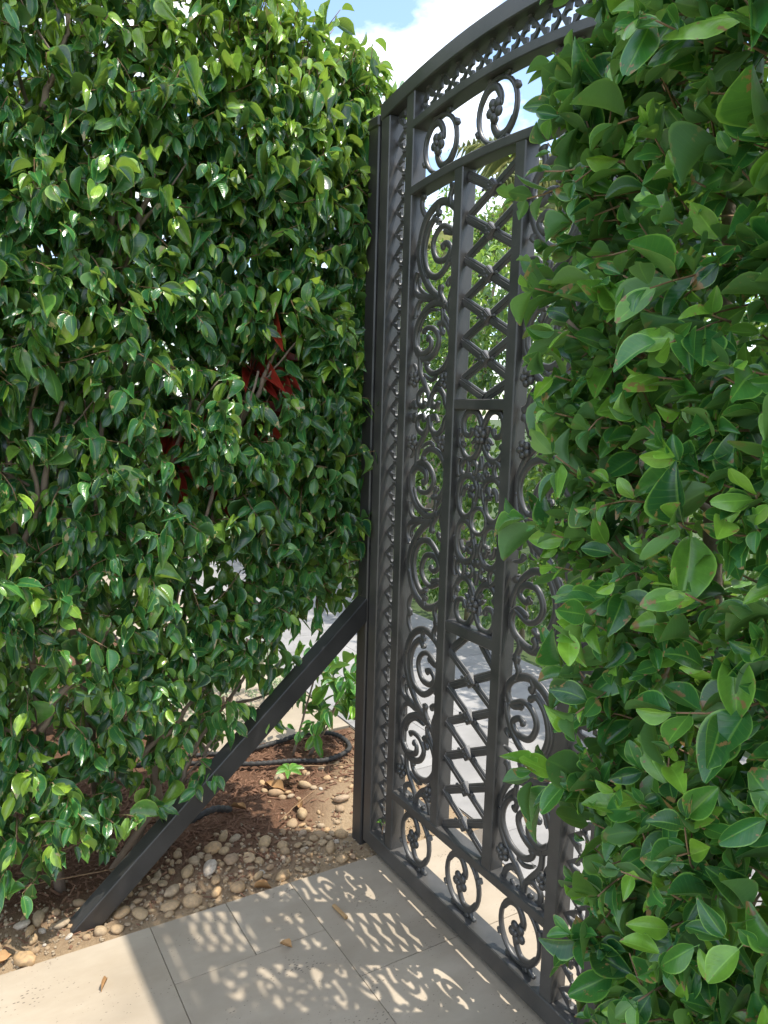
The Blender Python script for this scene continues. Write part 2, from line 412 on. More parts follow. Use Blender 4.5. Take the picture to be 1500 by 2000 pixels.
bar('lower_rail', 0.178, 0.892, 0.0005, 0.0535, 0.236, 0.266)
bar('cross_rail', 0.426, 0.644, 0.0055, 0.0475, 0.869, 0.902)
bar('cross_rail', 0.426, 0.644, 0.0055, 0.0475, 1.502, 1.531)
arch_rail('top_arch', -0.002, 1.072, -0.0025, 0.064, 2.384, 2.432, 0.056)
arch_rail('middle_arch', 0.178, 0.892, 0.0005, 0.0535, 2.310, 2.336, 0.030, 0.357)
arch_rail('inner_arch', 0.178, 0.892, 0.0005, 0.0535, 2.124, 2.150, 0.022, 0.357)
for x in (0.625, 0.735): add('weld_tab', box_mesh('weld_tab', (-0.011, 0.012, 0), (0.011, 0.05, 0.011), GM, 0.003), gate, (x, 0, arch_z(x, 2.4315, 0.056)))

# quatrefoil bands
def quatrefoil_mesh(hw, hh):
    n = 40; t = 0.0045; V = []; Fs = []
    for side in (-t, t):
        for ring in (0, 1):
            for k in range(n):
                a = 2 * math.pi * k / n; ca, sa = math.cos(a), math.sin(a)
                if ring == 0:   # clover hole, turned so that its lobes point along the axes
                    rr = 0.0178 + 0.0078 * math.cos(4 * a); rx, rz = rr * hw / 0.036, rr * hh / 0.036
                    V.append((ca * rx, side, sa * rz))
                else:
                    e = 1.12; q = (abs(ca) ** e + abs(sa) ** e) ** (-1 / e)
                    V.append((ca * q * hw, side, sa * q * hh))
    for k in range(n):
        l = (k + 1) % n
        Fs.append((k, l, n + l, n + k)); Fs.append((2 * n + k, 3 * n + k, 3 * n + l, 2 * n + l))
        Fs.append((k, 2 * n + k, 2 * n + l, l)); Fs.append((n + k, n + l, 3 * n + l, 3 * n + k))
    # small knobs where the diamonds touch
    parts = [(V, Fs)]
    for sx in (-1, 1):
        bm = bmesh.new(); bmesh.ops.create_icosphere(bm, subdivisions=1, radius=0.0065)
        parts.append(([(v.co.x + sx * 0.004, v.co.y * 1.3 - 0.002, v.co.z + hh) for v in bm.verts], [tuple(v.index for v in f.verts) for f in bm.faces])); bm.free()
    V, Fs = join(parts)
    return mesh_from('quatrefoil', V, Fs, GM, False)
pitch = 0.0672; qv = quatrefoil_mesh(0.046, pitch / 2)
nq = int((2.40 - 0.058) / pitch)
for xc in (0.095, 0.975):
    for k in range(nq + 1):
        z = 0.058 + pitch * (k + 0.5)
        if z + pitch / 2 < 2.418: add('quatrefoil', qv, gate, (xc, 0.032, z))
qh = quatrefoil_mesh(0.0345, 0.0335)
k = 0
for i in range(10):
    x = 0.217 + 0.0707 * i
    zb = arch_z(x, 2.336, 0.030, 0.357); zt = arch_z(x, 2.384, 0.056)
    sl = math.atan(-0.056 * 2 * (x - CX) / CX ** 2)
    add('quatrefoil', qh, gate, (x, 0.032, (zb + zt) / 2), (0, -sl, 0), (1, 1, (zt - zb) / 2 / 0.0335 * 1.02))

# lattice bars: moulded flat bar with a central ridge
def lattice_bar(p, q, y, hw=0.0130):
    P = np.array([p, q], float); d = P[1] - P[0]; L = np.linalg.norm(d); d /= L; nrm = np.array([-d[1], d[0]])
    prof = [(-1, 0.006), (-1, 0.0025), (-0.72, 0.0), (-0.45, 0.0), (-0.36, -0.0025), (0.36, -0.0025), (0.45, 0.0), (0.72, 0.0), (1, 0.0025), (1, 0.006)]
    V = []; Fs = []; n = len(prof)
    for e in (0, 1):
        for (a, b) in prof:
            w = P[e] + nrm * a * hw; V.append((w[0], y + b, w[1]))
    for k in range(n):
        l = (k + 1) % n; Fs.append((k, l, n + l, n + k))
    Fs.append(tuple(reversed(range(n)))); Fs.append(tuple(range(n, 2 * n)))
    return mesh_from('lattice_bar', V, Fs, GM, False)
def boss_mesh():
    parts = []
    def pad(r, y0, y1, b):
        V = []; Fs = []
        for (rr, yy) in ((r, y1), (r, y0 + b), (r - b, y0)):
            for k in range(4):
                a = math.pi / 2 * k; V.append((math.cos(a) * rr * 1.22, yy, math.sin(a) * rr))
        for s in range(2):
            for k in range(4): Fs.append((s * 4 + k, s * 4 + (k + 1) % 4, (s + 1) * 4 + (k + 1) % 4, (s + 1) * 4 + k))
        Fs.append((8, 9, 10, 11)); return V, Fs
    parts.append(pad(0.023, -0.006, 0.009, 0.003)); parts.append(pad(0.017, -0.008, -0.0055, 0.0015))
    for k in range(4):   # four raised petals
        a = math.pi / 4 + math.pi / 2 * k; d = np.array([math.cos(a), math.sin(a)]); nn = np.array([-d[1], d[0]])
        pts = [d * 0.002, d * 0.007 + nn * 0.0032, d * 0.0135, d * 0.007 - nn * 0.0032]
        V = [(p[0], -0.0078, p[1]) for p in pts] + [(d[0] * 0.007, -0.011, d[1] * 0.007)]
        parts.append((V, [(0, 1, 4), (1, 2, 4), (2, 3, 4), (3, 0, 4)]))
    for sx in (-1, 1):
        bm = bmesh.new(); bmesh.ops.create_icosphere(bm, subdivisions=1, radius=0.005)
        parts.append(([(v.co.x + sx * 0.035, v.co.y - 0.001, v.co.z) for v in bm.verts], [tuple(v.index for v in f.verts) for f in bm.faces])); bm.free()
    V, Fs = join(parts); return mesh_from('boss', V, Fs, GM, False)
bossm = boss_mesh()
XL, XR = 0.427, 0.643
def lattice(z_list, y=0.022, ends=()):
    h = 0.054
    m1 = lattice_bar((XL - CX, h), (XR - CX, -h), y); m2 = lattice_bar((XL - CX, -h), (XR - CX, h), y + 0.0032)
    for z in z_list:
        lb = add('lattice_bar', m1, gate, (CX, 0, z)); add('lattice_bar', m2, gate, (CX, 0, z)); add('boss', bossm, lb, (0, y - 0.002, 0))
    for (p, q, dy) in ends: add('lattice_bar', lattice_bar(p, q, y + dy), gate)
lattice([2.084 - GZ - 0.1085 * i for i in range(5)], ends=[((XL, 1.596 - GZ), (CX, 1.535), 0.0), ((XR, 1.596 - GZ), (CX, 1.535), 0.0045), ])
lattice([0.766 - GZ - 0.107 * i for i in range(5)], ends=[((XL, 0.820 - GZ), (0.500, 0.868), 0.0045), ((XR, 0.820 - GZ), (0.570, 0.868), 0.0)])

# scrollwork
def stroke(pts, w0=0.0075, w1=0.0055, d=0.0068, bulb0=0.0, bulb1=1.55, n=6, y0=0.0):
    P = catmull(pts, n); t = np.linspace(0, 1, len(P))
    s = np.r_[0, np.cumsum(np.linalg.norm(np.diff(P, axis=0), axis=1))]; s_end = s[-1] - s
    W = 1.15 * (w0 + (w1 - w0) * t) * (1 + 0.28 * np.sin(math.pi * t))
    Dp = d * (1 - 0.25 * t)
    if bulb1: k = np.exp(-((s_end - 0.006) / 0.0075) ** 2); W = W * (1 + (bulb1 - 1) * k); Dp = Dp * (1 + 0.25 * k)
    if bulb0: k = np.exp(-((s - 0.006) / 0.0075) ** 2); W = W * (1 + (bulb0 - 1) * k); Dp = Dp * (1 + 0.25 * k)
    W[-1] *= 0.55; Dp[-1] *= 0.6; W[0] *= 0.7
    return sweep_planar(P, W, Dp, y0)
def flower_parts(r, petals=5, y=-0.006):
    parts = []
    def blob(cx, cz, rx, ry, rz, yy):
        bm = bmesh.new(); bmesh.ops.create_icosphere(bm, subdivisions=2 if rx > 0.3 * r else 1, radius=1.0)
        parts.append(([(cx + v.co.x * rx, yy + v.co.y * ry, cz + v.co.z * rz) for v in bm.verts], [tuple(v.index for v in f.verts) for f in bm.faces])); bm.free()
    for k in range(petals):
        a = 2 * math.pi * k / petals + 0.3
        blob(math.cos(a) * r * 0.62, math.sin(a) * r * 0.62, r * 0.46, r * 0.34, r * 0.46, y)
    blob(0, 0, r * 0.30, r * 0.45, r * 0.30, y - r * 0.12)
    return join(parts)
def norm(pts, sx, sz, ox=0.0, oz=0.0): return [(ox + p[0] * sx, oz - p[1] * sz) for p in pts]
UW, UH = 0.206, 0.618
def u(pts, **k): return stroke(norm(pts, UW, UH), **k)
UNIT = [
 ('scroll', u([(0.66, .495), (0.36, .43), (0.13, .33), (0.07, .23), (0.22, .11), (0.55, .055), (0.86, .09), (0.97, .15), (0.86, .205), (0.66, .185)], w0=0.010, w1=0.007, n=5)),
 ('scroll', u([(0.56, .145), (0.42, .125), (0.26, .18), (0.20, .27), (0.32, .36), (0.56, .385), (0.80, .335), (0.95, .255), (0.99, .20)], w0=0.006, w1=0.008, bulb0=1.5, bulb1=0, n=5)),
 ('scroll', u([(0.90, .20), (0.66, .165), (0.48, .19), (0.41, .245), (0.52, .31), (0.74, .315), (0.84, .275), (0.72, .245), (0.62, .265)], w0=0.006, w1=0.007, n=5)),
 ('scroll', u([(0.10, .20), (0.02, .25), (0.10, .30), (0.12, .34)], w0=0.006, w1=0.005, bulb0=1.7)),
 ('scroll', u([(0.22, .10), (0.12, .06), (0.10, .02), (0.16, -.01)], w0=0.006, w1=0.006, bulb1=1.8)),
 ('scroll', u([(0.55, .055), (0.50, .085), (0.56, .112)], w0=0.006, w1=0.006, bulb1=1.6)),
 ('scroll', u([(0.82, .09), (0.78, .05), (0.82, .02), (0.84, -.01)], w0=0.007, w1=0.006, bulb1=2.0)),
 ('scroll', u([(0.84, .325), (0.90, .33), (0.93, .345)], w0=0.006, w1=0.007, bulb1=1.9)),
 ('leaf_scroll', u([(0.06, .345), (-0.01, .40), (0.06, .45), (0.30, .47), (0.58, .485), (0.82, .535), (0.96, .61), (1.0, .68)], w0=0.006, w1=0.008, bulb0=1.4, bulb1=0, n=5)),
 ('leaf_scroll', u([(0.04, .56), (0.06, .51), (0.18, .478), (0.40, .49)], w0=0.007, w1=0.005, bulb0=1.2, bulb1=0)),
 ('scroll', u([(0.74, .51), (0.64, .47), (0.64, .425)], w0=0.007, w1=0.007, bulb1=1.6)),
 ('scroll', u([(0.92, .56), (0.86, .50), (0.93, .455)], w0=0.007, w1=0.006, bulb1=1.7)),
 ('scroll', u([(0.80, .525), (0.50, .505), (0.20, .55), (0.04, .635), (0.08, .715), (0.30, .76), (0.54, .735), (0.64, .675), (0.52, .625), (0.34, .615), (0.24, .635)], w0=0.009, w1=0.006, n=5)),
 ('scroll', u([(0.08, .70), (0.22, .735), (0.42, .715), (0.44, .675), (0.34, .66)], w0=0.008, w1=0.006)),
 ('scroll', u([(0.70, .535), (0.72, .585), (0.68, .62), (0.74, .655)], w0=0.006, w1=0.006, bulb1=1.6)),
 ('scroll', u([(0.62, .605), (0.78, .605), (0.92, .67), (0.92, .745), (0.76, .81), (0.52, .83), (0.36, .80), (0.36, .765)], w0=0.006, w1=0.007, bulb0=1.6, bulb1=1.8, n=5)),
 ('scroll', u([(0.18, .74), (0.20, .82), (0.34, .885), (0.47, .935)], w0=0.007, w1=0.006, bulb1=0)),
 ('scroll', u([(0.98, .68), (0.96, .76), (0.82, .84), (0.62, .89), (0.48, .94)], w0=0.008, w1=0.006, bulb1=0)),
 ('scroll', u([(0.46, .99), (0.44, .93), (0.32, .902), (0.18, .925), (0.18, .97), (0.30, .985), (0.36, .96)], w0=0.006, w1=0.007)),
 ('scroll', u([(0.48, .99), (0.52, .93), (0.66, .902), (0.80, .93), (0.86, .975), (0.96, 1.0)], w0=0.006, w1=0.007, bulb1=1.4)),
 ('scroll', u([(0.70, .96), (0.62, .985), (0.52, .975)], w0=0.006, w1=0.006)),
 ('scroll', u([(-0.02, .985), (0.08, .965), (0.10, 1.0)], w0=0.006, w1=0.009, bulb0=1.3, bulb1=1.5)),
]
ros = mesh_from('rosette', *flower_parts(0.024), GM, True)
unit_meshes = [(nm, mesh_from(nm, v, f, GM, True)) for nm, (v, f) in UNIT]
def place_unit(x0, ztop, flipz, flipx):
    sx = -1 if flipx else 1; sz = -1 if flipz else 1
    ox = x0 + (UW if flipx else 0); oz = ztop - (UH if flipz else 0)
    for nm, me in unit_meshes: add(nm, me, gate, (ox, 0.027, oz), (0, 0, 0), (sx, 1, sz))
    for fx, fz in ((0.10, .855), (0.86, .865)):
        add('rosette', ros, gate, (ox + sx * fx * UW, 0.025, oz - sz * fz * UH), (0, 0.4 * sx, 0), (1, 1, 1))
# slim inner ribs that follow the larger scrolls, and small curls between them
RIB = [u([(0.30, .385), (0.17, .31), (0.15, .24), (0.28, .145), (0.46, .10)], w0=0.004, w1=0.004, d=0.0052, n=4),
       u([(0.46, .475), (0.26, .455), (0.12, .42), (0.10, .38)], w0=0.004, w1=0.0045, d=0.0052, n=4),
       u([(0.62, .54), (0.40, .535), (0.22, .575), (0.13, .635)], w0=0.004, w1=0.004, d=0.0052, n=4),
       u([(0.90, .63), (0.80, .585), (0.70, .56)], w0=0.005, w1=0.0045, d=0.0052, n=4),
       u([(0.30, .83), (0.40, .85), (0.52, .86), (0.62, .84)], w0=0.004, w1=0.005, d=0.0052, n=4),
       u([(0.98, .40), (0.84, .41), (0.78, .44)], w0=0.004, w1=0.006, d=0.0052, n=4),
       u([(0.02, .78), (0.08, .80), (0.10, .835)], w0=0.005, w1=0.005, d=0.0052, n=4)]
unit_meshes += [('rib_scroll', mesh_from('rib_scroll', v, f, GM, True)) for v, f in RIB]
for x0, fx in ((0.1835, False), (0.6805, True)):
    place_unit(x0, 2.118, False, fx); place_unit(x0, 1.490, True, fx); place_unit(x0, 0.868, False, fx)
# centre panel, mirrored both ways
PW, PH = 0.212, 0.300
def c(pts, **k): return stroke(norm(pts, PW, PH, -PW / 2, PH), n=5, **k)
CEN = [
 c([(0.50, .22), (0.47, .12), (0.36, .02), (0.20, .015), (0.10, .10), (0.13, .21), (0.25, .23), (0.30, .16)], w0=0.007, w1=0.006),
 c([(0.50, .24), (0.45, .34), (0.34, .43), (0.20, .44), (0.09, .36), (0.13, .29)], w0=0.007, w1=0.006, bulb1=1.7),
 c([(0.10, .36), (0.03, .30), (0.03, .22), (0.08, .20)], w0=0.006, w1=0.006),
 c([(0.20, .44), (0.10, .50), (0.09, .57), (0.18, .60), (0.24, .53), (0.21, .45)], w0=0.006, w1=0.006, bulb1=0),
 c([(0.44, .70), (0.36, .62), (0.20, .60), (0.07, .68), (0.04, .82), (0.10, .94), (0.22, .985), (0.36, .92), (0.38, .80), (0.27, .76)], w0=0.008, w1=0.006),
 c([(0.40, .84), (0.45, .72), (0.40, .64), (0.46, .59), (0.50, .64)], w0=0.006, w1=0.006, bulb1=1.6),
 c([(0.27, .76), (0.33, .71), (0.36, .74)], w0=0.005, w1=0.006, bulb1=1.8),
 c([(0.30, .30), (0.38, .26), (0.42, .30), (0.36, .35)], w0=0.005, w1=0.005, bulb1=1.6),
 c([(0.06, .44), (0.02, .50), (0.03, .58), (0.06, .62)], w0=0.005, w1=0.005, bulb1=1.3),
 c([(0.30, .50), (0.36, .47), (0.42, .51), (0.40, .57), (0.34, .56)], w0=0.005, w1=0.005, bulb1=1.5),
 c([(0.14, .80), (0.18, .72), (0.26, .70)], w0=0.005, w1=0.005, bulb1=1.5),
 c([(0.38, .14), (0.42, .22), (0.47, .26)], w0=0.005, w1=0.005, bulb0=1.5, bulb1=0),
 c([(0.03, .80), (-0.02, .81)], w0=0.008, w1=0.008, bulb1=1.2),
]
cen_meshes = [mesh_from('scroll', v, f, GM, True) for v, f in CEN]
ZC = 1.2015
for sx in (1, -1):
    for sz in (1, -1):
        for me in cen_meshes: add('scroll', me, gate, (CX, 0.027, ZC), (0, 0, 0), (sx, 1, sz))
for dz in (0.232, -0.232): add('rosette', ros, gate, (CX, 0.024, ZC + dz))
a = np.linspace(0, 2 * math.pi, 29)[:-1]
ov = mesh_from('ring', *sweep_planar(np.stack([0.034 * np.cos(a), 0.036 * np.sin(a)], 1), 0.0062, 0.0070, 0, 8, True), GM, True)
add('ring', ov, gate, (CX, 0.027, ZC))
bd = mesh_from('finial', *stroke([(0, 0.028), (0, 0.016), (0, 0.004), (0, -0.012)], w0=0.004, w1=0.010, bulb1=1.1), GM, True)
for s in (1, -1): add('finial', bd, gate, (CX, 0.027, ZC + s * 0.150), (0, 0, 0), (1, 1, s)); add('finial', bd, gate, (CX, 0.027, ZC + s * 0.075), (0, 0, 0), (1, 1, s))

# medallion rings above and below
def medallion(x, z, rx, rz):
    rm = mesh_from('ring', *sweep_planar(np.stack([rx * np.cos(a), rz * np.sin(a)], 1), 0.0062, 0.0075, 0, 8, True), GM, True)
    ring = add('medallion', rm, gate, (x, 0.028, z))
    for s in (1, -1):
        me = mesh_from('scroll', *stroke([(0.006 * s, 0.012 * s), (0.012 * s, rz * 0.42 * s), (-rx * 0.12 * s, rz * 0.78 * s), (-rx * 0.55 * s, rz * 0.74 * s), (-rx * 0.9 * s, rz * 0.35 * s)], w0=0.008, w1=0.006, bulb0=1.2, bulb1=0), GM, True)
        add('scroll', me, ring, (0, -0.001, 0))
        for t in (0.15, 0.62):
            b = 2 * math.pi * (t * 0.5 + (0 if s > 0 else 0.5))
            add('nub', nubm, ring, ((rx + 0.008) * math.cos(b), 0, (rz + 0.008) * math.sin(b)), (0, -b, 0))
    add('rosette', ros, ring, (0, -0.005, 0), (0, 0.7, 0), (1.25, 0.9, 1.25))
    for (dx_, s) in ((0.38, 1), (-0.38, -1), (0.55, -1)):
        me = mesh_from('scroll', *stroke([(dx_ * rx, s * rz * 0.9), (dx_ * rx * 1.25, s * (rz + 0.004)), (dx_ * rx * 1.5, s * (rz + 0.012))], w0=0.006, w1=0.007, bulb1=1.5, n=4), GM, True)
        add('scroll', me, ring, (0, 0, 0))
nubm = box_mesh('nub', (-0.006, -0.009, -0.009), (0.007, 0.009, 0.009), GM, 0.003)
for x in (0.287, CX, 0.783):
    zt = arch_z(x, 2.310, 0.030, 0.357); zb = arch_z(x, 2.150, 0.022, 0.357)
    medallion(x, (zt + zb) / 2, 0.076, (zt - zb) / 2 - 0.006)
    medallion(x, 0.147, 0.076, 0.083)

# ------------------------------------------------------------------ gate posts
def gate_post(x0, x1, label, brace):
    t = empty('gate_post', ((x0 + x1) / 2, 0.03, -0.02), label=label, cat='post', group='posts at both ends of the gate')
    hw = (x1 - x0) / 2
    add('shaft', box_mesh('shaft', (-hw, -0.033, 0), (hw, 0.033, 2.41), M['post'], 0.004), t)
    add('cap', box_mesh('cap', (-hw - 0.004, -0.038, 2.405), (hw + 0.004, 0.038, 2.440), M['post'], 0.005), t)
    if brace:
        a0 = np.array([-0.985, -0.03]); a1 = np.array([0.02, 0.905])
        d = a1 - a0; L = np.linalg.norm(d); d /= L; nn = np.array([-d[1], d[0]]); h = 0.031; w = 0.031
        V = []
        for e in (a0, a1):
            for (sx, sn) in ((-1, -1), (1, -1), (1, 1), (-1, 1)):
                q = e + nn * sn * h; V.append((sx * w, q[0], q[1]))
        bm = bmesh.new(); vs_ = [bm.verts.new(v) for v in V]
        for f in ((0, 1, 2, 3), (7, 6, 5, 4), (0, 4, 5, 1), (1, 5, 6, 2), (2, 6, 7, 3), (3, 7, 4, 0)): bm.faces.new([vs_[i] for i in f])
        bmesh.ops.recalc_face_normals(bm, faces=bm.faces[:]); bmesh.ops.bevel(bm, geom=bm.edges[:], offset=0.004, segments=2, affect='EDGES', profile=0.5)
        b = add('brace', bm_mesh('brace', bm, M['post']), t); b['label'] = 'diagonal black square brace running down to the pebbles'
        for z in (0.55, 2.0): add('hinge', mesh_from('hinge', *tube([(hw + 0.005, -0.02, z), (hw + 0.005, -0.02, z + 0.10)], 0.0055, 8), M['post']), t)
    return t
gate_post(-0.074, -0.010, 'black square post at the hinged end of the gate with a diagonal brace', True)
gate_post(1.085, 1.155, 'dark square post behind the broad-leaved hedge at the near end of the gate', False)

# ------------------------------------------------------------------ leaves
def leaf_template(shape, nl=7, na=2, fold=0.12, droop=0.25, wave=0.0, twist=0.0, petiole=0.16, bite=(), side=0.0):
    """Unit leaf: length 1 along +x from the blade base, width +-0.5 (to be scaled), normal +z; petiole behind x=0."""
    V = []; UV = []; Fs = []
    xs = np.linspace(0, 1, nl + 1)
    for i, x in enumerate(xs):
        w = shape(x)
        for j in range(na + 1):
            s = -1 + 2 * j / na
            y = 0.5 * w * s
            for (bx, bs, bd) in bite:   # chewed or torn margin
                if s * bs > 0.6: y *= 1 - bd * math.exp(-((x - bx) / 0.09) ** 2)
            y += side * math.sin(math.pi * x)
            z = fold * abs(y) * 1.6 - droop * x * x + wave * math.sin(9 * x + (2 if s > 0 else 0)) * abs(s)
            ang = twist * x
            V.append((x, y * math.cos(ang) - 0 * z, z + y * math.sin(ang))); UV.append((x, s if w > 0.02 else 0.0, 0))
    for i in range(nl):
        for j in range(na):
            a_ = i * (na + 1) + j; Fs.append((a_, a_ + na + 1, a_ + na + 2, a_ + 1))
    if petiole:
        o = len(V); V += [(-petiole, -0.012, 0.02), (-petiole, 0.012, 0.02), (0.03, 0.012, 0.002), (0.03, -0.012, 0.002)]
        UV += [(0, 0, 0)] * 4; Fs.append((o, o + 3, o + 2, o + 1))
    return np.array(V), Fs, np.array(UV)
def sh_drip(x):
    b = math.sin(math.pi * min(1, (x * 0.80 + 0.055)) ** 0.78) if x < 0.86 else 0
    if x >= 0.80:
        b0 = math.sin(math.pi * (0.80 * 0.80 + 0.055) ** 0.78); t = (x - 0.80) / 0.20
        b = b0 * (1 - t) ** 1.7 + 0.03 * (1 - t)
    return max(0.012, b) * 0.98
def sh_ell(x): return max(0.012, (math.sin(math.pi * (0.03 + 0.95 * x) ** 0.95)) ** 0.85)
def sh_obov(x): return max(0.012, (math.sin(math.pi * (0.03 + 0.94 * x ** 1.12))) ** 0.75)
def sh_lance(x): return max(0.012, math.sin(math.pi * (0.04 + 0.95 * x)) ** 0.9)
TL = [leaf_template(sh_drip, 8, 2, f, d, w, t) for f, d, w, t in ((0.25, 0.18, 0.0, 0.0), (0.45, 0.30, 0.012, 0.15), (0.12, 0.42, 0.015, -0.2), (0.6, 0.10, 0.01, 0.2), (-0.1, 0.25, 0.01, -0.1))]
TL += [leaf_template(sh_drip, 8, 2, 0.8, 0.5, 0.03, 0.5, side=0.05), leaf_template(sh_drip, 10, 2, 0.3, 0.3, 0.02, -0.4, bite=((0.55, 1, 0.5),), side=-0.06)]
TR = [leaf_template(s, 8, 4, f, d, w, t) for s, f, d, w, t in ((sh_ell, 0.22, 0.15, 0.0, 0.0), (sh_obov, 0.38, 0.25, 0.012, 0.1), (sh_ell, 0.1, 0.05, 0.012, -0.15), (sh_obov, 0.5, 0.10, 0.016, 0.2), (sh_ell, 0.3, 0.38, 0.02, -0.2), (sh_lance, 0.35, -0.18, 0.015, 0.3))]
TR += [leaf_template(sh_ell, 11, 4, 0.3, 0.2, 0.015, 0.1, bite=((0.62, 1, 0.5),), side=0.06), leaf_template(sh_obov, 11, 4, 0.15, 0.3, 0.02, -0.2, bite=((0.8, -1, 0.6), (0.9, 1, 0.5)), side=-0.08), leaf_template(sh_ell, 11, 4, 0.7, 0.30, 0.03, 0.4, bite=((0.35, -1, 0.4),)), leaf_template(sh_obov, 8, 4, -0.15, 0.45, 0.02, 0.25, side=0.07)]
TB = [leaf_template(sh_drip, 4, 2, f, d, 0, 0, 0) for f, d in ((0.3, 0.2), (0.15, 0.4), (0.5, 0.1))]
TS = [leaf_template(sh_ell, 3, 2, f, d, 0, 0, 0) for f, d in ((0.3, 0.2), (0.15, 0.35))]
TT = [leaf_template(sh_lance, 8, 2, f, d, 0.01, t, 0.05) for f, d, t in ((0.3, 0.45, 0.3), (0.2, 0.7, -0.3), (0.3, 0.25, 0.1))]

class Leaves:
    def __init__(s): s.p, s.d, s.n, s.L, s.w, s.t = [], [], [], [], [], []
    def add(s, p, d, n, L, w, t): s.p.append(p); s.d.append(d); s.n.append(n); s.L.append(L); s.w.append(w); s.t.append(t)
    def arrays(s):
        p = np.array(s.p); d = np.array(s.d); n = np.array(s.n)
        d /= np.linalg.norm(d, axis=1)[:, None] + 1e-9
        n = n - d * np.sum(n * d, 1)[:, None]; n /= np.linalg.norm(n, axis=1)[:, None] + 1e-9
        return p, d, n, np.array(s.L), np.array(s.w), np.array(s.t)
def leaf_mesh(name, T, mat):
    V, Fs, UV = T
    me = mesh_from(name, V, Fs, mat)
    at = me.attributes.new('luv', 'FLOAT_VECTOR', 'POINT'); at.data.foreach_set('vector', UV.astype(np.float32).ravel())
    return me
def merged(name, temps, which, p, d, n, L, w, t, mat):
    Vs, Us, Ts, LI, LT, off = [], [], [], [], [], 0
    sd = np.cross(n, d)
    for k, (TV, TF, TU) in enumerate(temps):
        idx = np.where(which == k)[0]
        if not len(idx): continue
        v = p[idx, None, :] + L[idx, None, None] * (TV[None, :, 0:1] * d[idx, None, :] + TV[None, :, 1:2] * w[idx, None, None] * sd[idx, None, :] + TV[None, :, 2:3] * n[idx, None, :])
        nv = len(TV); Vs.append(v.reshape(-1, 3)); Us.append(np.tile(TU, (len(idx), 1))); Ts.append(np.repeat(t[idx], nv))
        f = np.array(TF)
        LI.append((f[None] + (off + np.arange(len(idx)) * nv)[:, None, None]).reshape(-1)); LT.append(len(idx) * len(f)); off += nv * len(idx)
    V = np.concatenate(Vs).astype(np.float32); LI = np.concatenate(LI).astype(np.int32); nf = sum(LT)
    me = bpy.data.meshes.new(name); me.vertices.add(len(V)); me.vertices.foreach_set('co', V.ravel())
    me.loops.add(len(LI)); me.loops.foreach_set('vertex_index', LI)
    me.polygons.add(nf); me.polygons.foreach_set('loop_start', np.arange(nf, dtype=np.int32) * 4)
    me.update(calc_edges=True)
    me.polygons.foreach_set('use_smooth', np.ones(nf, bool))
    at = me.attributes.new('luv', 'FLOAT_VECTOR', 'POINT'); at.data.foreach_set('vector', np.concatenate(Us).astype(np.float32).ravel())
    at = me.attributes.new('tint', 'FLOAT', 'POINT'); at.data.foreach_set('value', np.concatenate(Ts).astype(np.float32))
    me.materials.append(mat); me.update(); return me
def pick_visible(p, d, L, w, count, blocked=None):
    """Indices of the leaves that show largest from where the photograph was taken."""
    c = p + d * (L * 0.5)[:, None] - CAM
    z = c @ FW; sx = 750 + F_PX * (c @ RT) / np.maximum(z, .01); sy = 1000 - F_PX * (c @ UP) / np.maximum(z, .01)
    ok = (z > 0.1) & (sx > 5) & (sx < 1495) & (sy > 5) & (sy < 1995)
    if blocked is not None: ok &= ~blocked(sx, sy)
    order = np.argsort(z); grid = np.zeros((200, 150), bool); score = np.zeros(len(p))
    for i in order:
        if z[i] <= 0.1: continue
        r = F_PX * L[i] * 0.36 / z[i]; ax = int((sx[i] - r * .7) // 10); bx = int((sx[i] + r * .7) // 10); ay = int((sy[i] - r) // 10); by = int((sy[i] + r) // 10)
        if bx < 0 or by < 0 or ax > 149 or ay > 199: continue
        ax, ay, bx, by = max(0, ax), max(0, ay), min(149, bx), min(199, by)
        g_ = grid[ay:by + 1, ax:bx + 1]
        if ok[i]: score[i] = (~g_).sum()
        g_[:] = True
    return np.argsort(-score)[:count]
def build_foliage(root, lv, temps, mat, count, name='leaf', mass='foliage', blocked=None):
    p, d, n, L, w, t = lv.arrays()
    which = RNG.integers(0, len(temps), len(p))
    sel = pick_visible(p, d, L, w, count, blocked) if count else np.array([], int)
    keep = np.ones(len(p), bool); keep[sel] = False
    tm = [leaf_mesh(name, T, mat) for T in temps]
    ro = np.array(root.location)
    for i in sel:
        o = bpy.data.objects.new(name, tm[which[i]]); sdv = np.cross(n[i], d[i])
        q = p[i] - ro
        o.matrix_local = Matrix(((d[i][0] * L[i], sdv[0] * w[i] * L[i], n[i][0] * L[i], q[0]), (d[i][1] * L[i], sdv[1] * w[i] * L[i], n[i][1] * L[i], q[1]), (d[i][2] * L[i], sdv[2] * w[i] * L[i], n[i][2] * L[i], q[2]), (0, 0, 0, 1)))
        o['tint'] = float(t[i]); link(o, root)
    if keep.sum():
        m = add(mass, merged(mass, temps, which[keep], p[keep] - ro, d[keep], n[keep], L[keep], w[keep], t[keep], mat), root); tag(m, kind='stuff')
def unit(v):
    v = np.asarray(v, float); return v / (np.linalg.norm(v) + 1e-9)
def rnd3(): return RNG.normal(size=3)
def tint_pick(young=0.06):
    return float(RNG.uniform(0.85, 1.0)) if RNG.random() < young else float(np.clip(RNG.normal(0.42, 0.26), 0, 0.84))

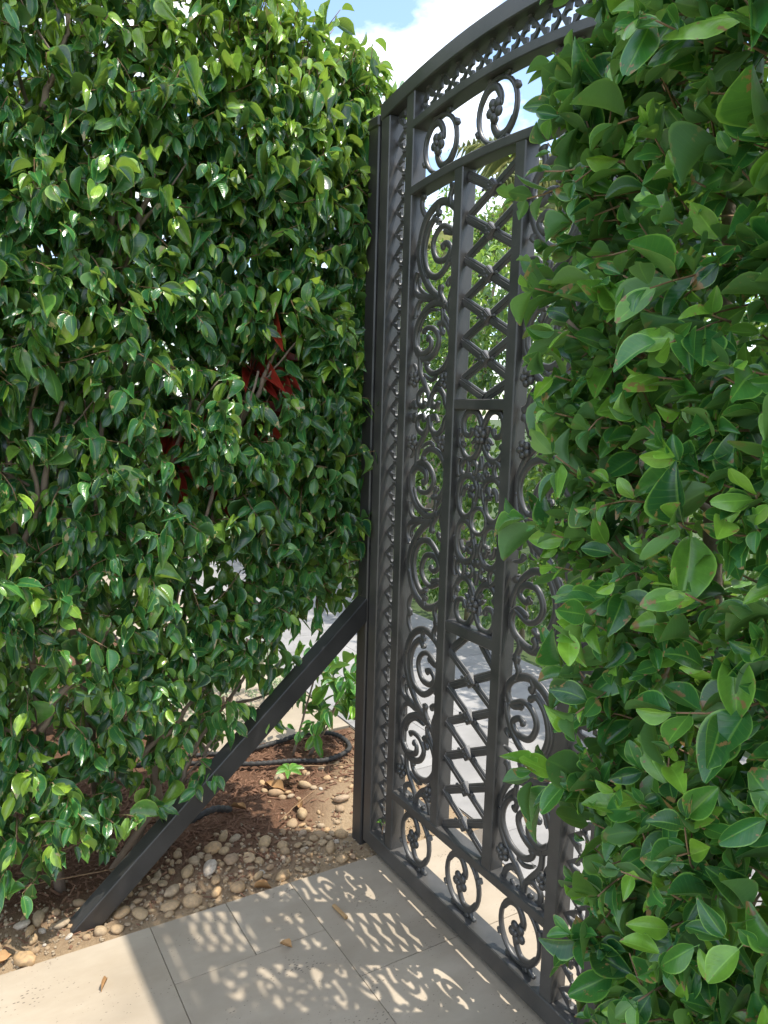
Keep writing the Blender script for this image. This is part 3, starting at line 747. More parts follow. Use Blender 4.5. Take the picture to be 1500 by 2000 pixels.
def nz3(x, y, z, s, o=0.0): return mnoise.noise((x * s + o, y * s + o * 1.7, z * s - o))
def shoot(lv, tw, base, dirv, length, pitch, Lm, ratio, out, mode, young, bend=(0, 0, -0.15), tw_r=0.0023, Ls=0.2):
    """One leafy shoot: a thin stem with alternate leaves, the tip leaves young."""
    dirv = unit(dirv); n = max(2, int(length / pitch)); pts = [np.array(base, float)]; dd = dirv.copy()
    side = unit(np.cross(dirv, rnd3())); upv = np.array([0, 0, 1.0])
    for i in range(n):
        dd = unit(dd + np.array(bend) * 0.25 + RNG.normal(size=3) * 0.10)
        p = pts[-1] + dd * pitch; pts.append(p)
        f = (i + 1) / n; s = side if i % 2 else -side
        L = max(0.02, RNG.normal(Lm, Lm * Ls)) * (1.0 if f < 0.8 else 0.78)
        if mode == 'droop':
            ld = 0.33 * s + 0.18 * dd + np.array([0, 0, -0.62]) + 0.34 * out + 0.34 * rnd3()
            ln = 0.52 * out + 0.78 * upv + 0.40 * rnd3()
        else:
            ld = 0.85 * s + 0.65 * dd + 0.22 * out + 0.25 * rnd3() + np.array([0, 0, -0.10])
            ln = 0.55 * out + 0.60 * upv + 0.45 * rnd3()
        t = tint_pick(young * (0.5 if f < 0.7 else 2.6))
        ldu = unit(ld)
        lv.add(p + ldu * L * 0.14, ldu, ln, L, ratio * RNG.uniform(0.85, 1.15), t)
    if mode != 'droop' or RNG.random() < 0.5:
        lv.add(pts[-1] + dd * Lm * 0.1, unit(dd + 0.3 * rnd3() + (np.array([0, 0, -0.6]) if mode == 'droop' else 0)), out + 0.4 * rnd3(), Lm * RNG.uniform(0.55, 0.9), ratio * 0.9, tint_pick(young * 3))
    if tw is not None: tw.append(tube(pts[::2] if len(pts) > 4 else pts, np.linspace(tw_r, tw_r * 0.6, len(pts[::2] if len(pts) > 4 else pts)), 3))
def branch_path(p0, p1, n, wob):
    p0, p1 = np.array(p0, float), np.array(p1, float); out = []
    o = RNG.uniform(0, 50)
    for i in range(n + 1):
        t = i / n; q = p0 + (p1 - p0) * t
        e = math.sin(math.pi * min(1, t * 1.2)) if t < 0.83 else 1
        q = q + wob * e * np.array([mnoise.noise((t * 2.6 + o, 0, 0)), mnoise.noise((0, t * 2.6 + o, 0)), 0.6 * mnoise.noise((0, 0, t * 2.6 + o))])
        out.append(q)
    return out
def add_branches(root, specs, name='branch', mat=None):
    ro = np.array(root.location)
    for (p0, p1, r0, r1, wob) in specs:
        P = np.array(branch_path(p0, p1, 14, wob)) - ro
        Rr = np.linspace(r0, r1, 15) * (1 + 0.12 * RNG.normal(size=15))
        add(name, mesh_from(name, *tube(P, Rr, 7), mat or M['bark']), root)

# ---- the hedge left of the gate (drip-tipped leaves), face across the bed
hl = empty('hedge', (-0.30, -0.9, 0), label='tall glossy dark green hedge with drip-tipped leaves behind the diagonal brace', cat='hedge')
ZB = ([-2.2, -1.2, -0.92, -0.65, -0.52, -0.44, -0.30, -0.18, 0.0, 0.1], [0.10, 0.16, 0.14, 0.24, 0.36, 0.56, 0.74, 0.86, 1.00, 1.05])
ZT = ([-2.2, -0.6, -0.38, -0.2, -0.03, 0.06, 0.12], [2.92, 2.86, 2.76, 2.68, 2.58, 2.47, 2.30])
lv = Leaves(); tw = []
OUT = np.array([1.0, 0.0, 0.0])
n_try = 0; made = 0
SEG = [(-1.17, 1.62, -1.22, 1.95), (-0.99, 1.20, -0.93, 1.50), (-1.10, 1.30, -1.14, 1.58), (-0.62, 1.30, -0.54, 1.60), (-0.40, 1.42, -0.28, 1.72), (-0.75, 1.86, -0.66, 2.16),
       (-1.0, 0.55, -0.80, 0.86), (-0.72, 0.40, -0.52, 0.62), (-0.66, 0.20, -0.55, 0.42), (-1.15, 2.10, -1.05, 2.40), (-0.95, 2.28, -0.88, 2.5)]
def seg_near(y, z):
    for (a0, b0, a1, b1) in SEG:
        vx, vz = a1 - a0, b1 - b0; t = max(0, min(1, ((y - a0) * vx + (z - b0) * vz) / (vx * vx + vz * vz)))
        if (y - a0 - t * vx) ** 2 + ((z - 0.05) - b0 - t * vz) ** 2 < 0.062 ** 2: return True
    return False
while made < 4500 and n_try < 30000:
    n_try += 1
    y = RNG.uniform(-2.1, 0.075); zb = np.interp(y, *ZB); zt = np.interp(y, *ZT); z = RNG.uniform(zb, zt)
    dep = abs(RNG.normal(0, 0.13)) if RNG.random() < 0.72 else RNG.uniform(0.1, 0.52)
    if y > -0.03 and dep < 0.03: continue
    face = -0.085 + 0.085 * nz3(0, y, z, 2.3, 5) + 0.045 * nz3(0, y, z, 7, 9) - 0.06 * max(0, (z - zt + 0.25) / 0.25) ** 2
    if y > -0.14: face = min(face, -0.085)
    gap = nz3(0, y, z, 3.4, 21) + 0.5 * nz3(0, y, z, 8, 31)
    open_ = -0.04 if z > 1.75 else (0.08 if z > 1.2 else 0.20)
    if dep < 0.20 and seg_near(y, z) and RNG.random() < 0.88: continue
    lo = 0.20 if (z < 1.25 and y > -0.62) else 0.0
    if gap < -0.55 + open_ * 2.2 + (lo if dep > 0.12 else 0) and RNG.random() < (0.80 if dep < 0.2 else 0.45): continue
    made += 1
    x = face - dep
    d = np.array([0.75, RNG.normal(0, 0.6), RNG.normal(0.05, 0.5)])
    if zt - z < 0.22: d = np.array([RNG.normal(0.25, .4), RNG.normal(0.05, 0.5), 0.9])
    o = unit(OUT + 0.30 * np.array([0, RNG.normal(), 0]) + (np.array([0, 0, 0.8]) if zt - z < 0.2 else 0))
    if y > -0.06 and z < zt - 0.05: d = np.array([0.1, RNG.uniform(0.0, 0.25), RNG.normal(0, 0.6)])
    shoot(lv, tw, (x, y, z), d, RNG.uniform(0.07, 0.17), 0.022, 0.063, 0.50, o, 'droop', 0.05 if zt - z > 0.40 else 0.55)
for _ in range(130):   # foliage that hangs beside and over the hinged post
    y = RNG.uniform(-0.16, 0.03); z = RNG.uniform(0.85, 2.5)
    shoot(lv, tw, (RNG.uniform(-0.26, -0.12), y, z), (0.15, RNG.uniform(0, 0.35), RNG.normal(0, .5)), 0.11, 0.022, 0.063, 0.50, unit([1, 0.2, 0]), 'droop', 0.08)
for _ in range(75):
    y = RNG.uniform(-0.10, 0.10); z = RNG.uniform(2.33, 2.60 - max(0, y))
    shoot(lv, tw, (RNG.uniform(-0.34, -0.12), y, z), (0.1, RNG.uniform(0, 0.5), RNG.uniform(0, 1)), 0.11, 0.022, 0.060, 0.50, unit([1, 0.2, 0.5]), 'droop', 0.6)
for _ in range(1350):   # inner layer that keeps the crown of the hedge closed
    y = RNG.uniform(-2.1, 0.03); z = RNG.uniform(1.0, np.interp(y, *ZT) - 0.05)
    shoot(lv, tw, (RNG.uniform(-0.58, -0.32), y, z), rnd3(), 0.14, 0.024, 0.066, 0.52, OUT, 'droop', 0.03)
build_foliage(hl, lv, TL, M['leafL'], 300, blocked=lambda sx, sy: (sx > 735))
V, Fs = join(tw); ro = np.array(hl.location)
tag(add('twigs', mesh_from('twigs', np.array(V) - ro, Fs, M['twig']), hl), kind='stuff')
sp = []
for (y0, x0) in ((-1.75, -.3), (-1.45, -.26), (-1.15, -.30), (-0.95, -.24), (-0.80, -.34), (-0.62, -.28)):
    top = np.array([x0 + RNG.uniform(-.08, .08), y0 + RNG.uniform(-.2, .2), RNG.uniform(2.0, 2.6)])
    sp.append(((x0, y0, -0.03), top, 0.017, 0.005, 0.16))
    for _ in range(4):
        t = RNG.uniform(0.08, 0.7); b = np.array([x0, y0, 0]) * (1 - t) + top * t
        e = b + np.array([RNG.uniform(0.02, 0.20), RNG.normal(0.06, 0.26), RNG.uniform(0.2, 0.65)])
        e[0] = min(e[0], -0.10); e[1] = min(e[1], -0.02)
        sp.append((b, e, 0.008, 0.003, 0.08))
# branches that show through the thin part of the hedge
sp += [((-0.22, -0.80, 0.02), (-0.14, -0.36, 0.66), 0.012, 0.005, 0.07), ((-0.16, -0.66, 0.22), (-0.12, -0.44, 0.50), 0.009, 0.004, 0.05), ((-0.2, -0.9, 0.9), (-0.11, -0.80, 1.55), 0.011, 0.006, 0.08), ((-0.18, -1.08, 0.85), (-0.10, -0.98, 1.6), 0.010, 0.005, 0.09),
       ((-0.16, -0.55, 1.05), (-0.11, -0.36, 1.62), 0.008, 0.004, 0.05), ((-0.14, -1.1, 1.6), (-0.10, -1.2, 2.1), 0.009, 0.005, 0.06), ((-0.15, -0.8, 1.95), (-0.11, -0.68, 2.35), 0.010, 0.005, 0.05)]
sp += [((-0.17, a0, b0), (-0.12, a1, b1), 0.010, 0.006, 0.045) for (a0, b0, a1, b1) in SEG]
sp += [((-0.14, a0 * .5 + a1 * .5, b0 * .5 + b1 * .5), (-0.09, a0 * .4 + a1 * .6 + RNG.choice([-.11, .11]), b1 + 0.02), 0.005, 0.002, 0.03) for (a0, b0, a1, b1) in SEG]
add_branches(hl, sp)

# ---- broad-leaved hedge at the near end of the gate
hr = empty('hedge', (1.75, -0.05, 0), label='broad-leaved bright green hedge in shade at the near end of the gate', cat='hedge')
lv = Leaves(); tw = []
LEFT = ([0.2, 0.45, 0.62, 0.8, 1.0, 1.3, 1.6, 1.9, 2.2, 2.6, 3.0], [1.37, 1.39, 1.42, 1.38, 1.32, 1.265, 1.25, 1.25, 1.27, 1.295, 1.31])
made = n_try = 0
while made < 3700 and n_try < 24000:
    n_try += 1
    z = RNG.uniform(0.06, 2.85); xl = np.interp(z, *LEFT) + 0.02 + 0.035 * nz3(0, 0, z, 5, 3)
    end = RNG.random() < 0.16
    if end:
        x = xl + abs(RNG.normal(0, 0.04)); y = RNG.uniform(-0.34, -0.10)
        o = unit([-0.8, -0.6, 0.0])
    else:
        x = RNG.uniform(xl, 2.65) if RNG.random() < 0.6 else RNG.uniform(xl, 1.95); y = -0.40 + 0.05 * nz3(x, 0, z, 3.2, 7) + 0.03 * nz3(x, 0, z, 8, 2)
        dep = abs(RNG.normal(0, 0.10)) if RNG.random() < 0.75 else RNG.uniform(0.05, 0.66)
        y += dep; o = np.array([0.0, -1.0, 0.0]); o = unit(o + 0.3 * np.array([RNG.normal(), 0, 0]))
        if y > -0.09 and x < 1.30: continue
        if x < xl + 0.10: y = max(y, -0.37); o = unit(o + np.array([-0.5, 0, 0]))
        gap = nz3(x, y * 0.5, z, 4.0, 41) + 0.4 * nz3(x, y, z, 9, 51)
        if gap < -0.46 and RNG.random() < (0.80 if dep < 0.25 else 0.2): continue
        if gap < -0.1 and dep < 0.05 and RNG.random() < 0.35: continue
    if y > 0.27: continue
    made += 1
    d = o * 0.8 + np.array([RNG.normal(-0.1, 0.45), 0, RNG.normal(0.30, 0.55)])
    Lm = RNG.choice([0.031, 0.041, 0.051, 0.064], p=[0.20, 0.34, 0.30, 0.16])
    shoot(lv, tw, (x, y, z), d, RNG.uniform(0.05, 0.13), 0.014 if Lm < 0.05 else 0.018, Lm, 0.60, o, 'spread', 0.09, (0, 0, 0.10), 0.0021, 0.24)
p_, L_ = np.array(lv.p), np.array(lv.L)
build_foliage(hr, lv, TR, M['leafR'], 300)
V, Fs = join(tw); ro = np.array(hr.location)
tag(add('twigs', mesh_from('twigs', np.array(V) - ro, Fs, M['twig']), hr), kind='stuff')
sp = []
for (x0, y0) in ((1.40, -0.14), (1.55, -0.02), (1.80, -0.10), (2.1, 0.0), (2.4, -0.1)):
    top = np.array([x0 + RNG.uniform(-.1, .1), y0 + RNG.uniform(-.05, .05), 2.6]); sp.append(((x0, y0, -0.05), top, 0.020, 0.008, 0.12))
    for _ in range(6):
        t = RNG.uniform(0.1, 0.9); b = np.array([x0, y0, 0]) * (1 - t) + top * t
        sp.append((b, b + np.array([RNG.normal(0.06, 0.10), RNG.uniform(-0.24, -0.1), RNG.uniform(0.05, 0.35)]), 0.008, 0.003, 0.06))
add_branches(hr, sp)

# ---- hedge across the driveway behind the gate
hb = empty('hedge', (-1.5, 2.3, 0), label='clipped green hedge across the driveway, seen through the gate', cat='hedge')
lv = Leaves()
for _ in range(7200):
    x = RNG.uniform(-5.2, 3.6); z = RNG.uniform(0.10, 2.62 + 0.10 * nz3(x, 0, 0, 1.3, 3))
    dep = abs(RNG.normal(0, 0.12)) if RNG.random() < 0.75 else RNG.uniform(0.1, 0.45)
    y = 2.0 + 0.10 * nz3(x, 0, z, 1.7, 13) + dep
    if z > 2.45: y = RNG.uniform(2.0, 2.6)
    if nz3(x, y, z, 3.0, 61) < -0.38 and z < 2.3 and RNG.random() < 0.8: continue
    o = unit([RNG.normal(0, .3), -1, 0.2 if z < 2.4 else 1.2])
    shoot(lv, None, (x, y, z), o + np.array([RNG.normal(0, .5), 0, RNG.normal(0.25, .5)]), RNG.uniform(0.08, 0.16), 0.026, 0.062, 0.52, o, 'droop', 0.05 if z < 2.35 else 0.45)
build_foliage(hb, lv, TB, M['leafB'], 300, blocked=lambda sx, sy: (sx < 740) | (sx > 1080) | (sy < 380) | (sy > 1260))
sp = []
for x0 in np.linspace(-5, 3.4, 14): sp.append(((x0, 2.3, -0.1), (x0 + RNG.uniform(-.2, .2), 2.27, 2.3), 0.022, 0.008, 0.2))
add_branches(hb, sp)
hf = empty('hedge', (-5.6, -1.2, 0), label='far hedge beyond the courtyard, showing only through gaps in the glossy hedge', cat='hedge')
lv = Leaves()
for _ in range(2300):
    y = RNG.uniform(-4.5, 2.2); z = RNG.uniform(0.05, 2.5); x = -5.4 - abs(RNG.normal(0, .2)) + 0.1 * nz3(0, y, z, 1.5, 3)
    o = unit([1, RNG.normal(0, .3), 0.3])
    shoot(lv, None, (x, y, z), o + np.array([0, RNG.normal(0, .5), RNG.normal(0.25, .5)]), RNG.uniform(0.12, 0.2), 0.032, 0.085, 0.55, o, 'droop', 0.10)
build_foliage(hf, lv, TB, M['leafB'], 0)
sp = []
for y0 in np.linspace(-4, 2, 7): sp.append(((-5.8, y0, -0.1), (-5.75, y0 + .1, 2.2), 0.03, 0.01, 0.2))
add_branches(hf, sp)

hs = empty('shrub_row', (-1.75, -1.3, 0), label='dark shrub row standing behind the glossy hedge, glimpsed through its gaps', cat='shrubs'); lv = Leaves()
for _ in range(2100):
    y = RNG.uniform(-2.6, -0.30); z = RNG.uniform(0.05, 3.05); x = -1.5 - abs(RNG.normal(0, .16)) + 0.1 * nz3(0, y, z, 1.8, 8)
    if y > -0.5 and z > 3.0 - (y + 0.5) * 3: continue
    o = unit([1, RNG.normal(0, .3), 0.3])
    shoot(lv, None, (x, y, z), o + np.array([0, RNG.normal(0, .5), RNG.normal(0.25, .5)]), RNG.uniform(0.10, 0.18), 0.03, 0.075, 0.52, o, 'droop', 0.03)
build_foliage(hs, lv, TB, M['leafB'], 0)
add_branches(hs, [((-1.75, y0, -0.1), (-1.7, y0 + .1, 2.0), 0.02, 0.008, 0.2) for y0 in np.linspace(-2.4, -0.5, 6)])
# ---- smaller plants
def small_plant(name, loc, label, cat, stems, temps, mat, Lm, ratio, mode, length, pitch, young=0.1, group=None, stem_r=0.006, nsh=3, leafname='leaf', count=300):
    t = empty(name, loc, label=label, cat=cat, group=group); lo = np.array(loc); lv = Leaves()
    for (dx_, dy_, h, lx, ly) in stems:
        P = np.array(branch_path((dx_, dy_, -0.03), (dx_ + lx, dy_ + ly, h), 10, 0.05))
        add('stem', mesh_from('stem', *tube(P, np.linspace(stem_r, stem_r * 0.45, 11), 6), M['bark']), t)
        for k in range(nsh):
            b = P[-1 - min(9, int(k * 7 / max(1, nsh)))] + lo; dirv = unit([RNG.normal(), RNG.normal(), RNG.uniform(-0.1, 0.8)])
            shoot(lv, None, b, dirv, length, pitch, Lm, ratio, unit([dirv[0] + .5, dirv[1] - .3, 0.4]), mode, young)
    build_foliage(t, lv, temps, mat, count if len(lv.p) > count else len(lv.p), leafname)
    return t
small_plant('sapling', (-0.72, 0.08, 0), 'small broad-leaved sapling with two bare stems growing by the hinged post', 'sapling', [(-0.02, -0.02, 0.50, -0.05, 0.18), (0.0, 0.05, 0.34, 0.06, 0.17), (0.0, 0.04, 0.42, 0.02, 0.26)], TR, M['leafR'], 0.075, 0.42, 'droop', 0.15, 0.020, 0.08, nsh=8)
# low variegated bush
vb = empty('bush', (-1.38, -0.02, 0), label='low rounded bush with tiny pale variegated leaves beside the courtyard', cat='bush'); lv = Leaves()
for _ in range(420):
    d = unit(rnd3()); d[2] = abs(d[2]); r_ = RNG.uniform(0.55, 1.0) ** 0.5
    p = np.array([-1.38, -0.02, 0.02]) + d * r_ * np.array([0.26, 0.30, 0.44])
    shoot(lv, None, p, d + 0.4 * rnd3(), 0.05, 0.010, 0.020, 0.55, d, 'spread', 0.3)
build_foliage(vb, lv, TS, M['leafV'], 0)
add_branches(vb, [((-1.38, -0.02, -0.05), (-1.38 + RNG.uniform(-.15, .15), -0.02 + RNG.uniform(-.15, .15), 0.36), 0.007, 0.003, 0.05) for _ in range(5)], 'stem')
def ti_plant(loc, h, lean, label, nlv, Lm):
    t = empty('ti_plant', loc, label=label, cat='plant', group='red-leaved plants inside the glossy hedge'); lv = Leaves()
    P = np.array(branch_path((0, 0, -0.03), (0.08, lean, h), 10, 0.05)); add('stem', mesh_from('stem', *tube(P, np.linspace(0.012, 0.008, 11), 6), M['bark']), t)
    for k in range(nlv):
        z = h * RNG.uniform(0.8, 1.0); a_ = RNG.uniform(0, 2 * math.pi); d = np.array([math.cos(a_), 0.6 * math.sin(a_), RNG.uniform(-0.5, 0.6)]); d[0] = abs(d[0]) + 0.5
        lv.add(np.array(loc) + P[int(round(z / h * 10))] + d * 0.02, unit(d), np.array([0.4, -0.3, 1.0]) + 0.3 * rnd3(), Lm * RNG.uniform(0.7, 1.2), 0.24, float(RNG.uniform(0, 1)))
    build_foliage(t, lv, TT, M['leafT'], nlv)
ti_plant((-0.36, -0.70, 0), 1.80, 0.42, 'taller red-leaved plant poking through the hedge nearer the black post', 13, 0.20)
ti_plant((-0.36, -0.80, 0), 1.62, 0.30, 'red-leaved plant poking through the hedge farther from the post', 11, 0.19)

# ---- trees far behind
def palm(loc, h, label, nf, fl):
    t = empty('palm_tree', loc, label=label, cat='palm tree', group='palms beyond the far hedge')
    P = np.array(branch_path((0, 0, -0.1), (0.2, 0.1, h), 12, 0.2)); add('trunk', mesh_from('trunk', *tube(P, np.linspace(0.16, 0.09, 13), 9), M['bark']), t)
    V0, F0, U0 = leaf_template(sh_lance, 2, 2, 0.3, 0.35, 0, 0, 0)
    for k in range(nf):
        a_ = 2 * math.pi * k / nf + RNG.uniform(-.2, .2); el = RNG.uniform(-0.35, 1.1); d0 = np.array([math.cos(a_) * math.cos(el), math.sin(a_) * math.cos(el), math.sin(el)])
        lv = Leaves(); q = P[-1] + np.array(loc); dd = d0.copy(); pts = [q]
        for i in range(26):
            dd = unit(dd + np.array([0, 0, -0.055])); q = q + dd * fl / 26; pts.append(q); sd = unit(np.cross(dd, [0, 0, 1]))
            for s in (-1, 1):
                lv.add(q, unit(sd * s + 0.55 * dd + np.array([0, 0, -0.25]) + 0.08 * rnd3()), np.array([0, 0, 1.0]), fl * 0.30 * math.sin(math.pi * min(1, 0.12 + i / 28)) + 0.05, 0.045, float(np.clip(RNG.normal(.5, .2), 0, 1)))
        p, d, n, L, w, tt = lv.arrays()
        me = merged('frond', [(V0, F0, U0)], np.zeros(len(p), int), p - np.array(loc), d, n, L, w, tt, M['leafP']); add('frond', me, t)
palm((-4.9, 5.3, 0), 4.1, 'feathery palm above the far hedge, between gate and broad-leaved hedge', 18, 1.7)
palm((-7.6, 5.6, 0), 3.7, 'farther palm low in the sky behind the gate lattice', 16, 1.7)
def tree(loc, h, rad, label, nsh, Lm, young):
    t = empty('tree', loc, label=label, cat='tree', group='trees beyond the far hedge'); lo = np.array(loc)
    add_branches(t, [(lo + [0, 0, -.1], lo + [0.1, 0, h * 0.7], 0.12, 0.05, 0.2)], 'trunk')
    sp = []; lv = Leaves()
    for k in range(7):
        b = lo + np.array([0, 0, h * RNG.uniform(0.35, 0.65)]); e = lo + np.array([RNG.normal() * rad * .5, RNG.normal() * rad * .5, h * RNG.uniform(0.7, 0.95)]); sp.append((b, e, 0.04, 0.012, 0.2))
    add_branches(t, sp, 'limb')
    cl = [unit(rnd3()) * RNG.uniform(0.3, 0.8) for _ in range(16)]
    for _ in range(nsh):
        c0 = cl[RNG.integers(len(cl))]; q = c0 + RNG.normal(size=3) * 0.20
        p = lo + np.array([0, 0, h * 0.72]) + q * np.array([rad, rad, h * 0.30]); o = unit(q + [0, 0, .3])
        shoot(lv, None, p, o + 0.5 * rnd3(), 0.25, 0.05, Lm, 0.5, o, 'spread', young)
    build_foliage(t, lv, TS, M['leafB'], 0, mass='crown')
tree((-4.3, 3.7, 0), 3.75, 0.8, 'pale yellow-green small tree above the far hedge, beside the gate post', 520, 0.07, 0.65)
tree((-2.2, 4.2, 0), 3.1, 0.9, 'leafy tree just above the far hedge, behind the lattice', 420, 0.08, 0.4)

# ------------------------------------------------------------------ pebbles, litter, small things
def stone_mesh(seed, sub=2, rough=0.22):
    bm = bmesh.new(); bmesh.ops.create_icosphere(bm, subdivisions=sub, radius=1.0)
    for v in bm.verts:
        k = 1 + rough * mnoise.noise(v.co * 1.2 + Vector((seed * 7.1, 0, 0))) + rough * 0.3 * mnoise.noise(v.co * 3.1 + Vector((0, seed * 3.3, 0)))
        v.co = Vector((v.co.x * k, v.co.y * k * (0.72 + 0.2 * math.sin(seed * 2.1)), v.co.z * k * (0.55 + 0.12 * math.cos(seed))))
    return bm_mesh('river_pebble', bm, M['stone'], True)
SM = [stone_mesh(i + 1) for i in range(7)]
SBIG = stone_mesh(23, 3, 0.35)
placed = []
def stone_label(x, y, r, sh):
    size = 'big' if r > 0.022 else 'mid-sized' if r > 0.014 else 'small'
    colour = 'brown' if sh < 0.18 else 'golden tan' if sh < 0.42 else 'grey-tan' if sh < 0.60 else 'orange' if sh < 0.80 else 'dark russet' if sh < 0.94 else 'whitish'
    if y < -1.15: where = 'in the soil at the far left corner'
    elif y < -0.80: where = 'in dark soil just left of the brace foot'
    elif x < -0.2: where = 'farther back in the mulch near the hose' if x < -0.45 else 'in the mulch behind the pebble strip'
    else:
        where = ('just right of the brace foot' if y < -0.58 else 'midway from brace foot to post' if y < -0.32 else 'near the foot of the hinged post')
        where += ', against the tile edge' if x > 0.0 else ', towards the mulch' if x < -0.1 else ', mid-strip'
    return f'{size} {colour} pebble {where}'
def put_stone(x, y, r, label, me=None, group='pebbles along the edge of the bed', name='river_pebble', sink=0.25, rz=None, shade=None):
    me = me or SM[RNG.integers(len(SM))]
    o = add(name, me, None, (x, y, max(bed_z(x, y), -0.03) + r * (0.55 - sink)), (RNG.normal(0, .2), RNG.normal(0, .2), RNG.uniform(0, 6.3) if rz is None else rz), (r, r, r))
    sh = float(RNG.random()) if shade is None else shade; o['shade'] = sh; label = label or stone_label(x, y, r, sh)
    placed.append((x, y, r)); return tag(o, label, 'pebble' if name == 'river_pebble' else 'rock', group)
put_stone(-0.045, -0.655, 0.034, 'largest round tan pebble just right of the foot of the brace', SM[1], shade=0.45)
put_stone(0.050, -1.085, 0.040, 'rough orange rock on the sandy edge at the far left', SBIG, None, 'rock', 0.3, 0.6, 0.7)
put_stone(-0.055, -0.975, 0.024, 'speckled oval pebble just left of the foot of the brace', SM[2], shade=0.5)
put_stone(-0.105, -1.030, 0.030, 'broad tan pebble beside the tiny seedling', SM[4], shade=0.4)
put_stone(0.030, -0.315, 0.032, 'angular orange rock by the tile edge below the hedge', SBIG, None, 'rock', 0.3, 2.2, 0.68)
put_stone(-0.13, -0.10, 0.026, 'squarish brown rock on the sand near the hinged post', SBIG, None, 'rock', 0.3, 4.0, 0.1)
tries = 0
while len(placed) < 265 and tries < 9000:
    tries += 1
    if RNG.random() < 0.85: x = RNG.normal(-0.07, 0.085); y = RNG.uniform(-0.80, -0.06)
    else: x = RNG.uniform(-0.16, 0.04); y = RNG.uniform(-1.6, -0.8)
    if RNG.random() < 0.14: x = RNG.uniform(-0.60, -0.1); y = RNG.uniform(-0.22, 0.30)
    r = float(np.clip(RNG.lognormal(-4.18, 0.42), 0.0065, 0.034))
    if x > 0.075 - r * 1.1: continue
    if abs(y + 0.90) < 0.05 and abs(x + .04) < 0.05: continue
    if any((x - a_) ** 2 + (y - b_) ** 2 < (0.80 * (r * 0.9 + c_ * 0.9)) ** 2 for a_, b_, c_ in placed): continue
    if y < -0.80: put_stone(x, y, r, None, group='pebbles left of the brace')
    elif x < -0.2: put_stone(x, y, r, None, group='pebbles back in the mulch')
    else: put_stone(x, y, r, None)
# loose grit and mulch, too fine to count
def scatter(name, n, fn, mat, label, cat):
    T = []; 
    base = np.array([(-1, -1, -1), (1, -1, -1), (1, 1, -1), (-1, 1, -1), (-.7, -.8, 1), (.8, -.6, 1), (.7, .8, 1), (-.8, .7, 1)], float)
    fc = [(3, 2, 1, 0), (4, 5, 6, 7), (0, 1, 5, 4), (1, 2, 6, 5), (2, 3, 7, 6), (3, 0, 4, 7)]
    V = []; Fs = []
    for _ in range(n):
        x, y, sz, yaw, tilt = fn()
        q = Quaternion((0, 0, 1), yaw) @ Quaternion((0, 1, 0), tilt) @ Quaternion((1, 0, 0), RNG.normal(0, .5)); R3 = np.array(q.to_matrix()); o = len(V)
        pts = (base * np.array(sz)) @ R3.T + np.array([x, y, bed_z(x, y) + sz[2] * 0.9 + abs(math.sin(tilt)) * sz[0] * 0.6])
        V += [tuple(p) for p in pts]; Fs += [tuple(i + o for i in f) for f in fc]
    return tag(add(name, mesh_from(name, V, Fs, mat, False)), label, cat, None, 'stuff')
def f_mulch():
    while True:
        x = RNG.uniform(-0.88, 0.06); y = RNG.uniform(-1.9, 0.42)
        if RNG.random() < np.clip(0.95 - (x + 0.28) * 2.8, 0.05, 1) and not (y > -0.25 and x > -0.45 and RNG.random() < 0.75): break
    return x, y, (RNG.uniform(0.006, 0.022), RNG.uniform(0.0015, 0.004), RNG.uniform(0.0008, 0.002)), RNG.uniform(0, 6.3), RNG.normal(0, .3)
scatter('mulch', 4600, f_mulch, M['mulch'], 'shredded reddish brown bark mulch under the glossy hedge', 'mulch')
def f_grit():
    x = min(0.078, RNG.normal(-0.03, 0.11)); y = RNG.uniform(-1.8, 0.3); s = RNG.uniform(0.0015, 0.0045)
    return x, y, (s, s * RNG.uniform(.6, 1), s * RNG.uniform(.5, .9)), RNG.uniform(0, 6.3), RNG.normal(0, .4)
scatter('gravel', 2000, f_grit, M['gravel'], 'sandy grit along the edge of the tiles', 'gravel')

# drip hose
P = catmull([(-0.95, -0.75, 0.015), (-0.90, -0.50, 0.02), (-0.80, -0.30, 0.018), (-0.70, -0.12, 0.02), (-0.66, 0.02, 0.018), (-0.60, 0.16, 0.018), (-0.65, 0.30, 0.02), (-0.80, 0.31, 0.022), (-0.88, 0.20, 0.02), (-0.86, 0.05, 0.018), (-0.84, -0.12, 0.02), (-0.90, -0.35, 0.02)], 22)
tag(add('drip_hose', mesh_from('drip_hose', *tube(P, 0.0105 + 0.0018 * np.sin(np.arange(len(P)) * 1.9), 8), M['hose'])), 'black corrugated hose looped on the bed behind the brace', 'hose')
P = catmull([(-0.35, -0.62, 0.02), (-0.33, -0.52, 0.055), (-0.36, -0.42, 0.06), (-0.40, -0.34, 0.02)], 12)
tag(add('drip_hose', mesh_from('drip_hose', *tube(P, 0.012 + 0.002 * np.sin(np.arange(len(P)) * 1.9), 8), M['hose'])), 'short bend of black hose behind the middle of the brace', 'hose')

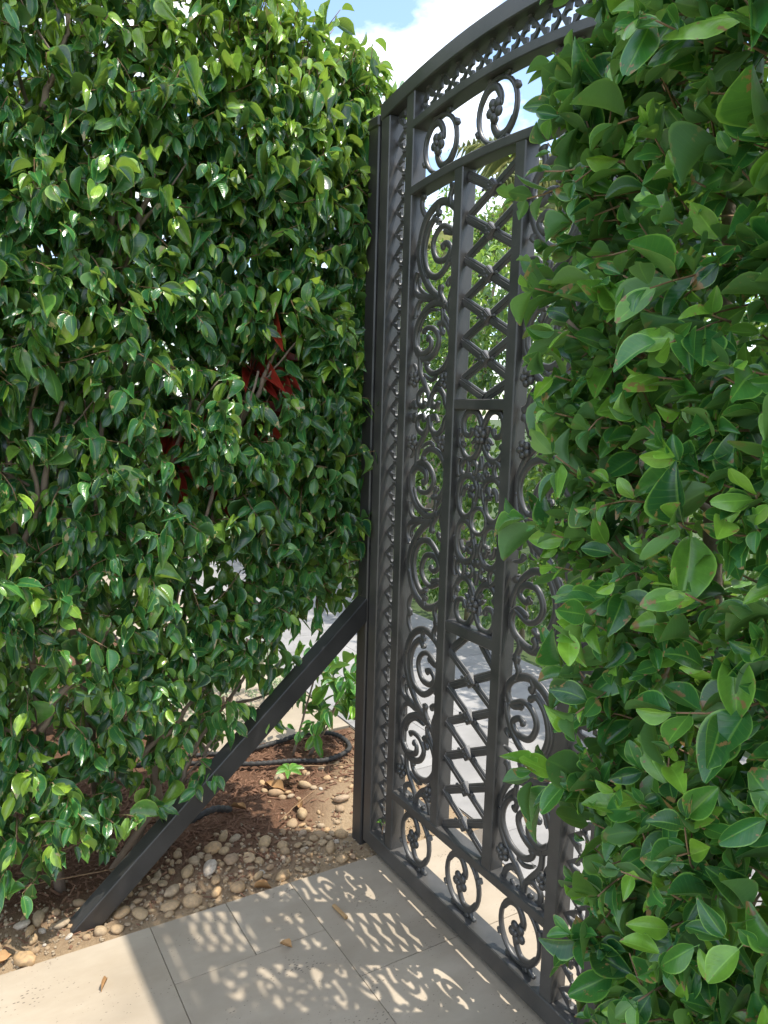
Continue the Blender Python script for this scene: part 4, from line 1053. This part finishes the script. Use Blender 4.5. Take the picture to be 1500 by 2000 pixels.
# wooden offcut and fallen leaves on the tiles
tag(add('wood_offcut', box_mesh('wood_offcut', (-0.036, -0.0055, 0), (0.036, 0.0055, 0.008), M['wood'], 0.0015), None, (0.292, -0.243, 0.002), (0, 0, 0.10)), 'small stick of cut brown wood lying on the tiles', 'wood stick')
dl = [leaf_mesh('fallen_leaf', leaf_template(sh_drip, 8, 2, f, dr, 0.05, tws, 0.25), M['dry']) for f, dr, tws in ((0.45, -0.12, 0.35), (0.6, 0.15, -0.3), (0.3, -0.08, 0.2))]
def fallen(x, y, L, rz, w, me, label, z=None, rx=0.0):
    zz = (0.004 if x > 0.08 else bed_z(x, y) + 0.008) if z is None else z
    tag(add('fallen_leaf', me, None, (x, y, zz), (rx, 0, rz), (L, L * w, L)), label, 'leaf', 'fallen dry leaves')
fallen(0.335, -0.455, 0.042, 0.5, 0.42, dl[0], 'curled brown leaf on a tile in the lattice shadow', 0.006)
fallen(0.240, -0.905, 0.038, -0.6, 0.22, dl[1], 'thin curled leaf on the sunlit tile', 0.006)
fallen(0.045, -1.16, 0.055, 2.0, 0.5, dl[0], 'pale dry leaf at the left corner beside the orange rock')
fallen(-0.10, -0.92, 0.045, 0.3, 0.55, dl[2], 'tan oval leaf against the foot of the brace')
fallen(0.045, -0.42, 0.055, 1.2, 0.4, dl[1], 'reddish dry leaf among pebbles by the tile edge')
fallen(-0.55, -0.14, 0.11, 0.4, 0.35, dl[2], 'long reddish leaf on the mulch beside the hose')
fallen(-0.30, -0.10, 0.06, 3.0, 0.5, dl[1], 'yellow-brown leaf on the mulch near the post')
fallen(-0.40, -0.28, 0.06, 4.0, 0.5, dl[0], 'yellowish leaf on the mulch below the brace')
# seedlings
def seedling(loc, label, n, L, mat, tilt):
    t = empty('seedling', loc, label=label, cat='seedling', group='seedlings in the bed'); lv = Leaves()
    add('stem', mesh_from('stem', *tube([(0, 0, -0.01), (0, 0, 0.02), (0.003, 0, 0.05)], [0.0022, 0.002, 0.0015], 5), M['twig']), t)
    for k in range(n):
        a_ = 2 * math.pi * k / n + 0.4; d = np.array([math.cos(a_), math.sin(a_), tilt])
        lv.add(np.array(loc) + np.array([0, 0, 0.05]) + unit(d) * 0.006, unit(d), np.array([0.2, -0.1, 1]), L * RNG.uniform(.85, 1.15), 0.48, 0.78)
    build_foliage(t, lv, TR[:2], mat, n)
seedling((-0.235, -1.035, 0.0), 'tiny five-leaved seedling in dark soil at the far left', 6, 0.034, M['leafR'], 0.25)
seedling((-0.52, -0.05, 0.0), 'dark green seedling on the mulch in front of the sapling', 7, 0.055, M['leafR'], 0.2)
seedling((0.085, 0.028, 0.058), 'bright moss-like sprout in the corner of the bottom rail', 6, 0.018, M['leafL'], 0.6)
# a few brittle twigs on the mulch
for (p0, p1, r_, lb) in (((-0.22, -0.22, 0.03), (-0.36, -0.02, 0.035), 0.003, 'thin bare twig on the mulch near the post'), ((-0.60, 0.02, 0.02), (-0.50, 0.22, 0.03), 0.004, 'pale twig beside the hose loop'), ((-0.30, -1.35, 0.03), (-0.16, -0.80, 0.06), 0.0035, 'long thin twig on dark soil left of the brace')):
    tag(add('twig', mesh_from('twig', *tube(branch_path(p0, p1, 8, 0.04), np.linspace(r_, r_ * .5, 9), 5), M['twig'])), lb, 'twig', 'twigs on the bed')
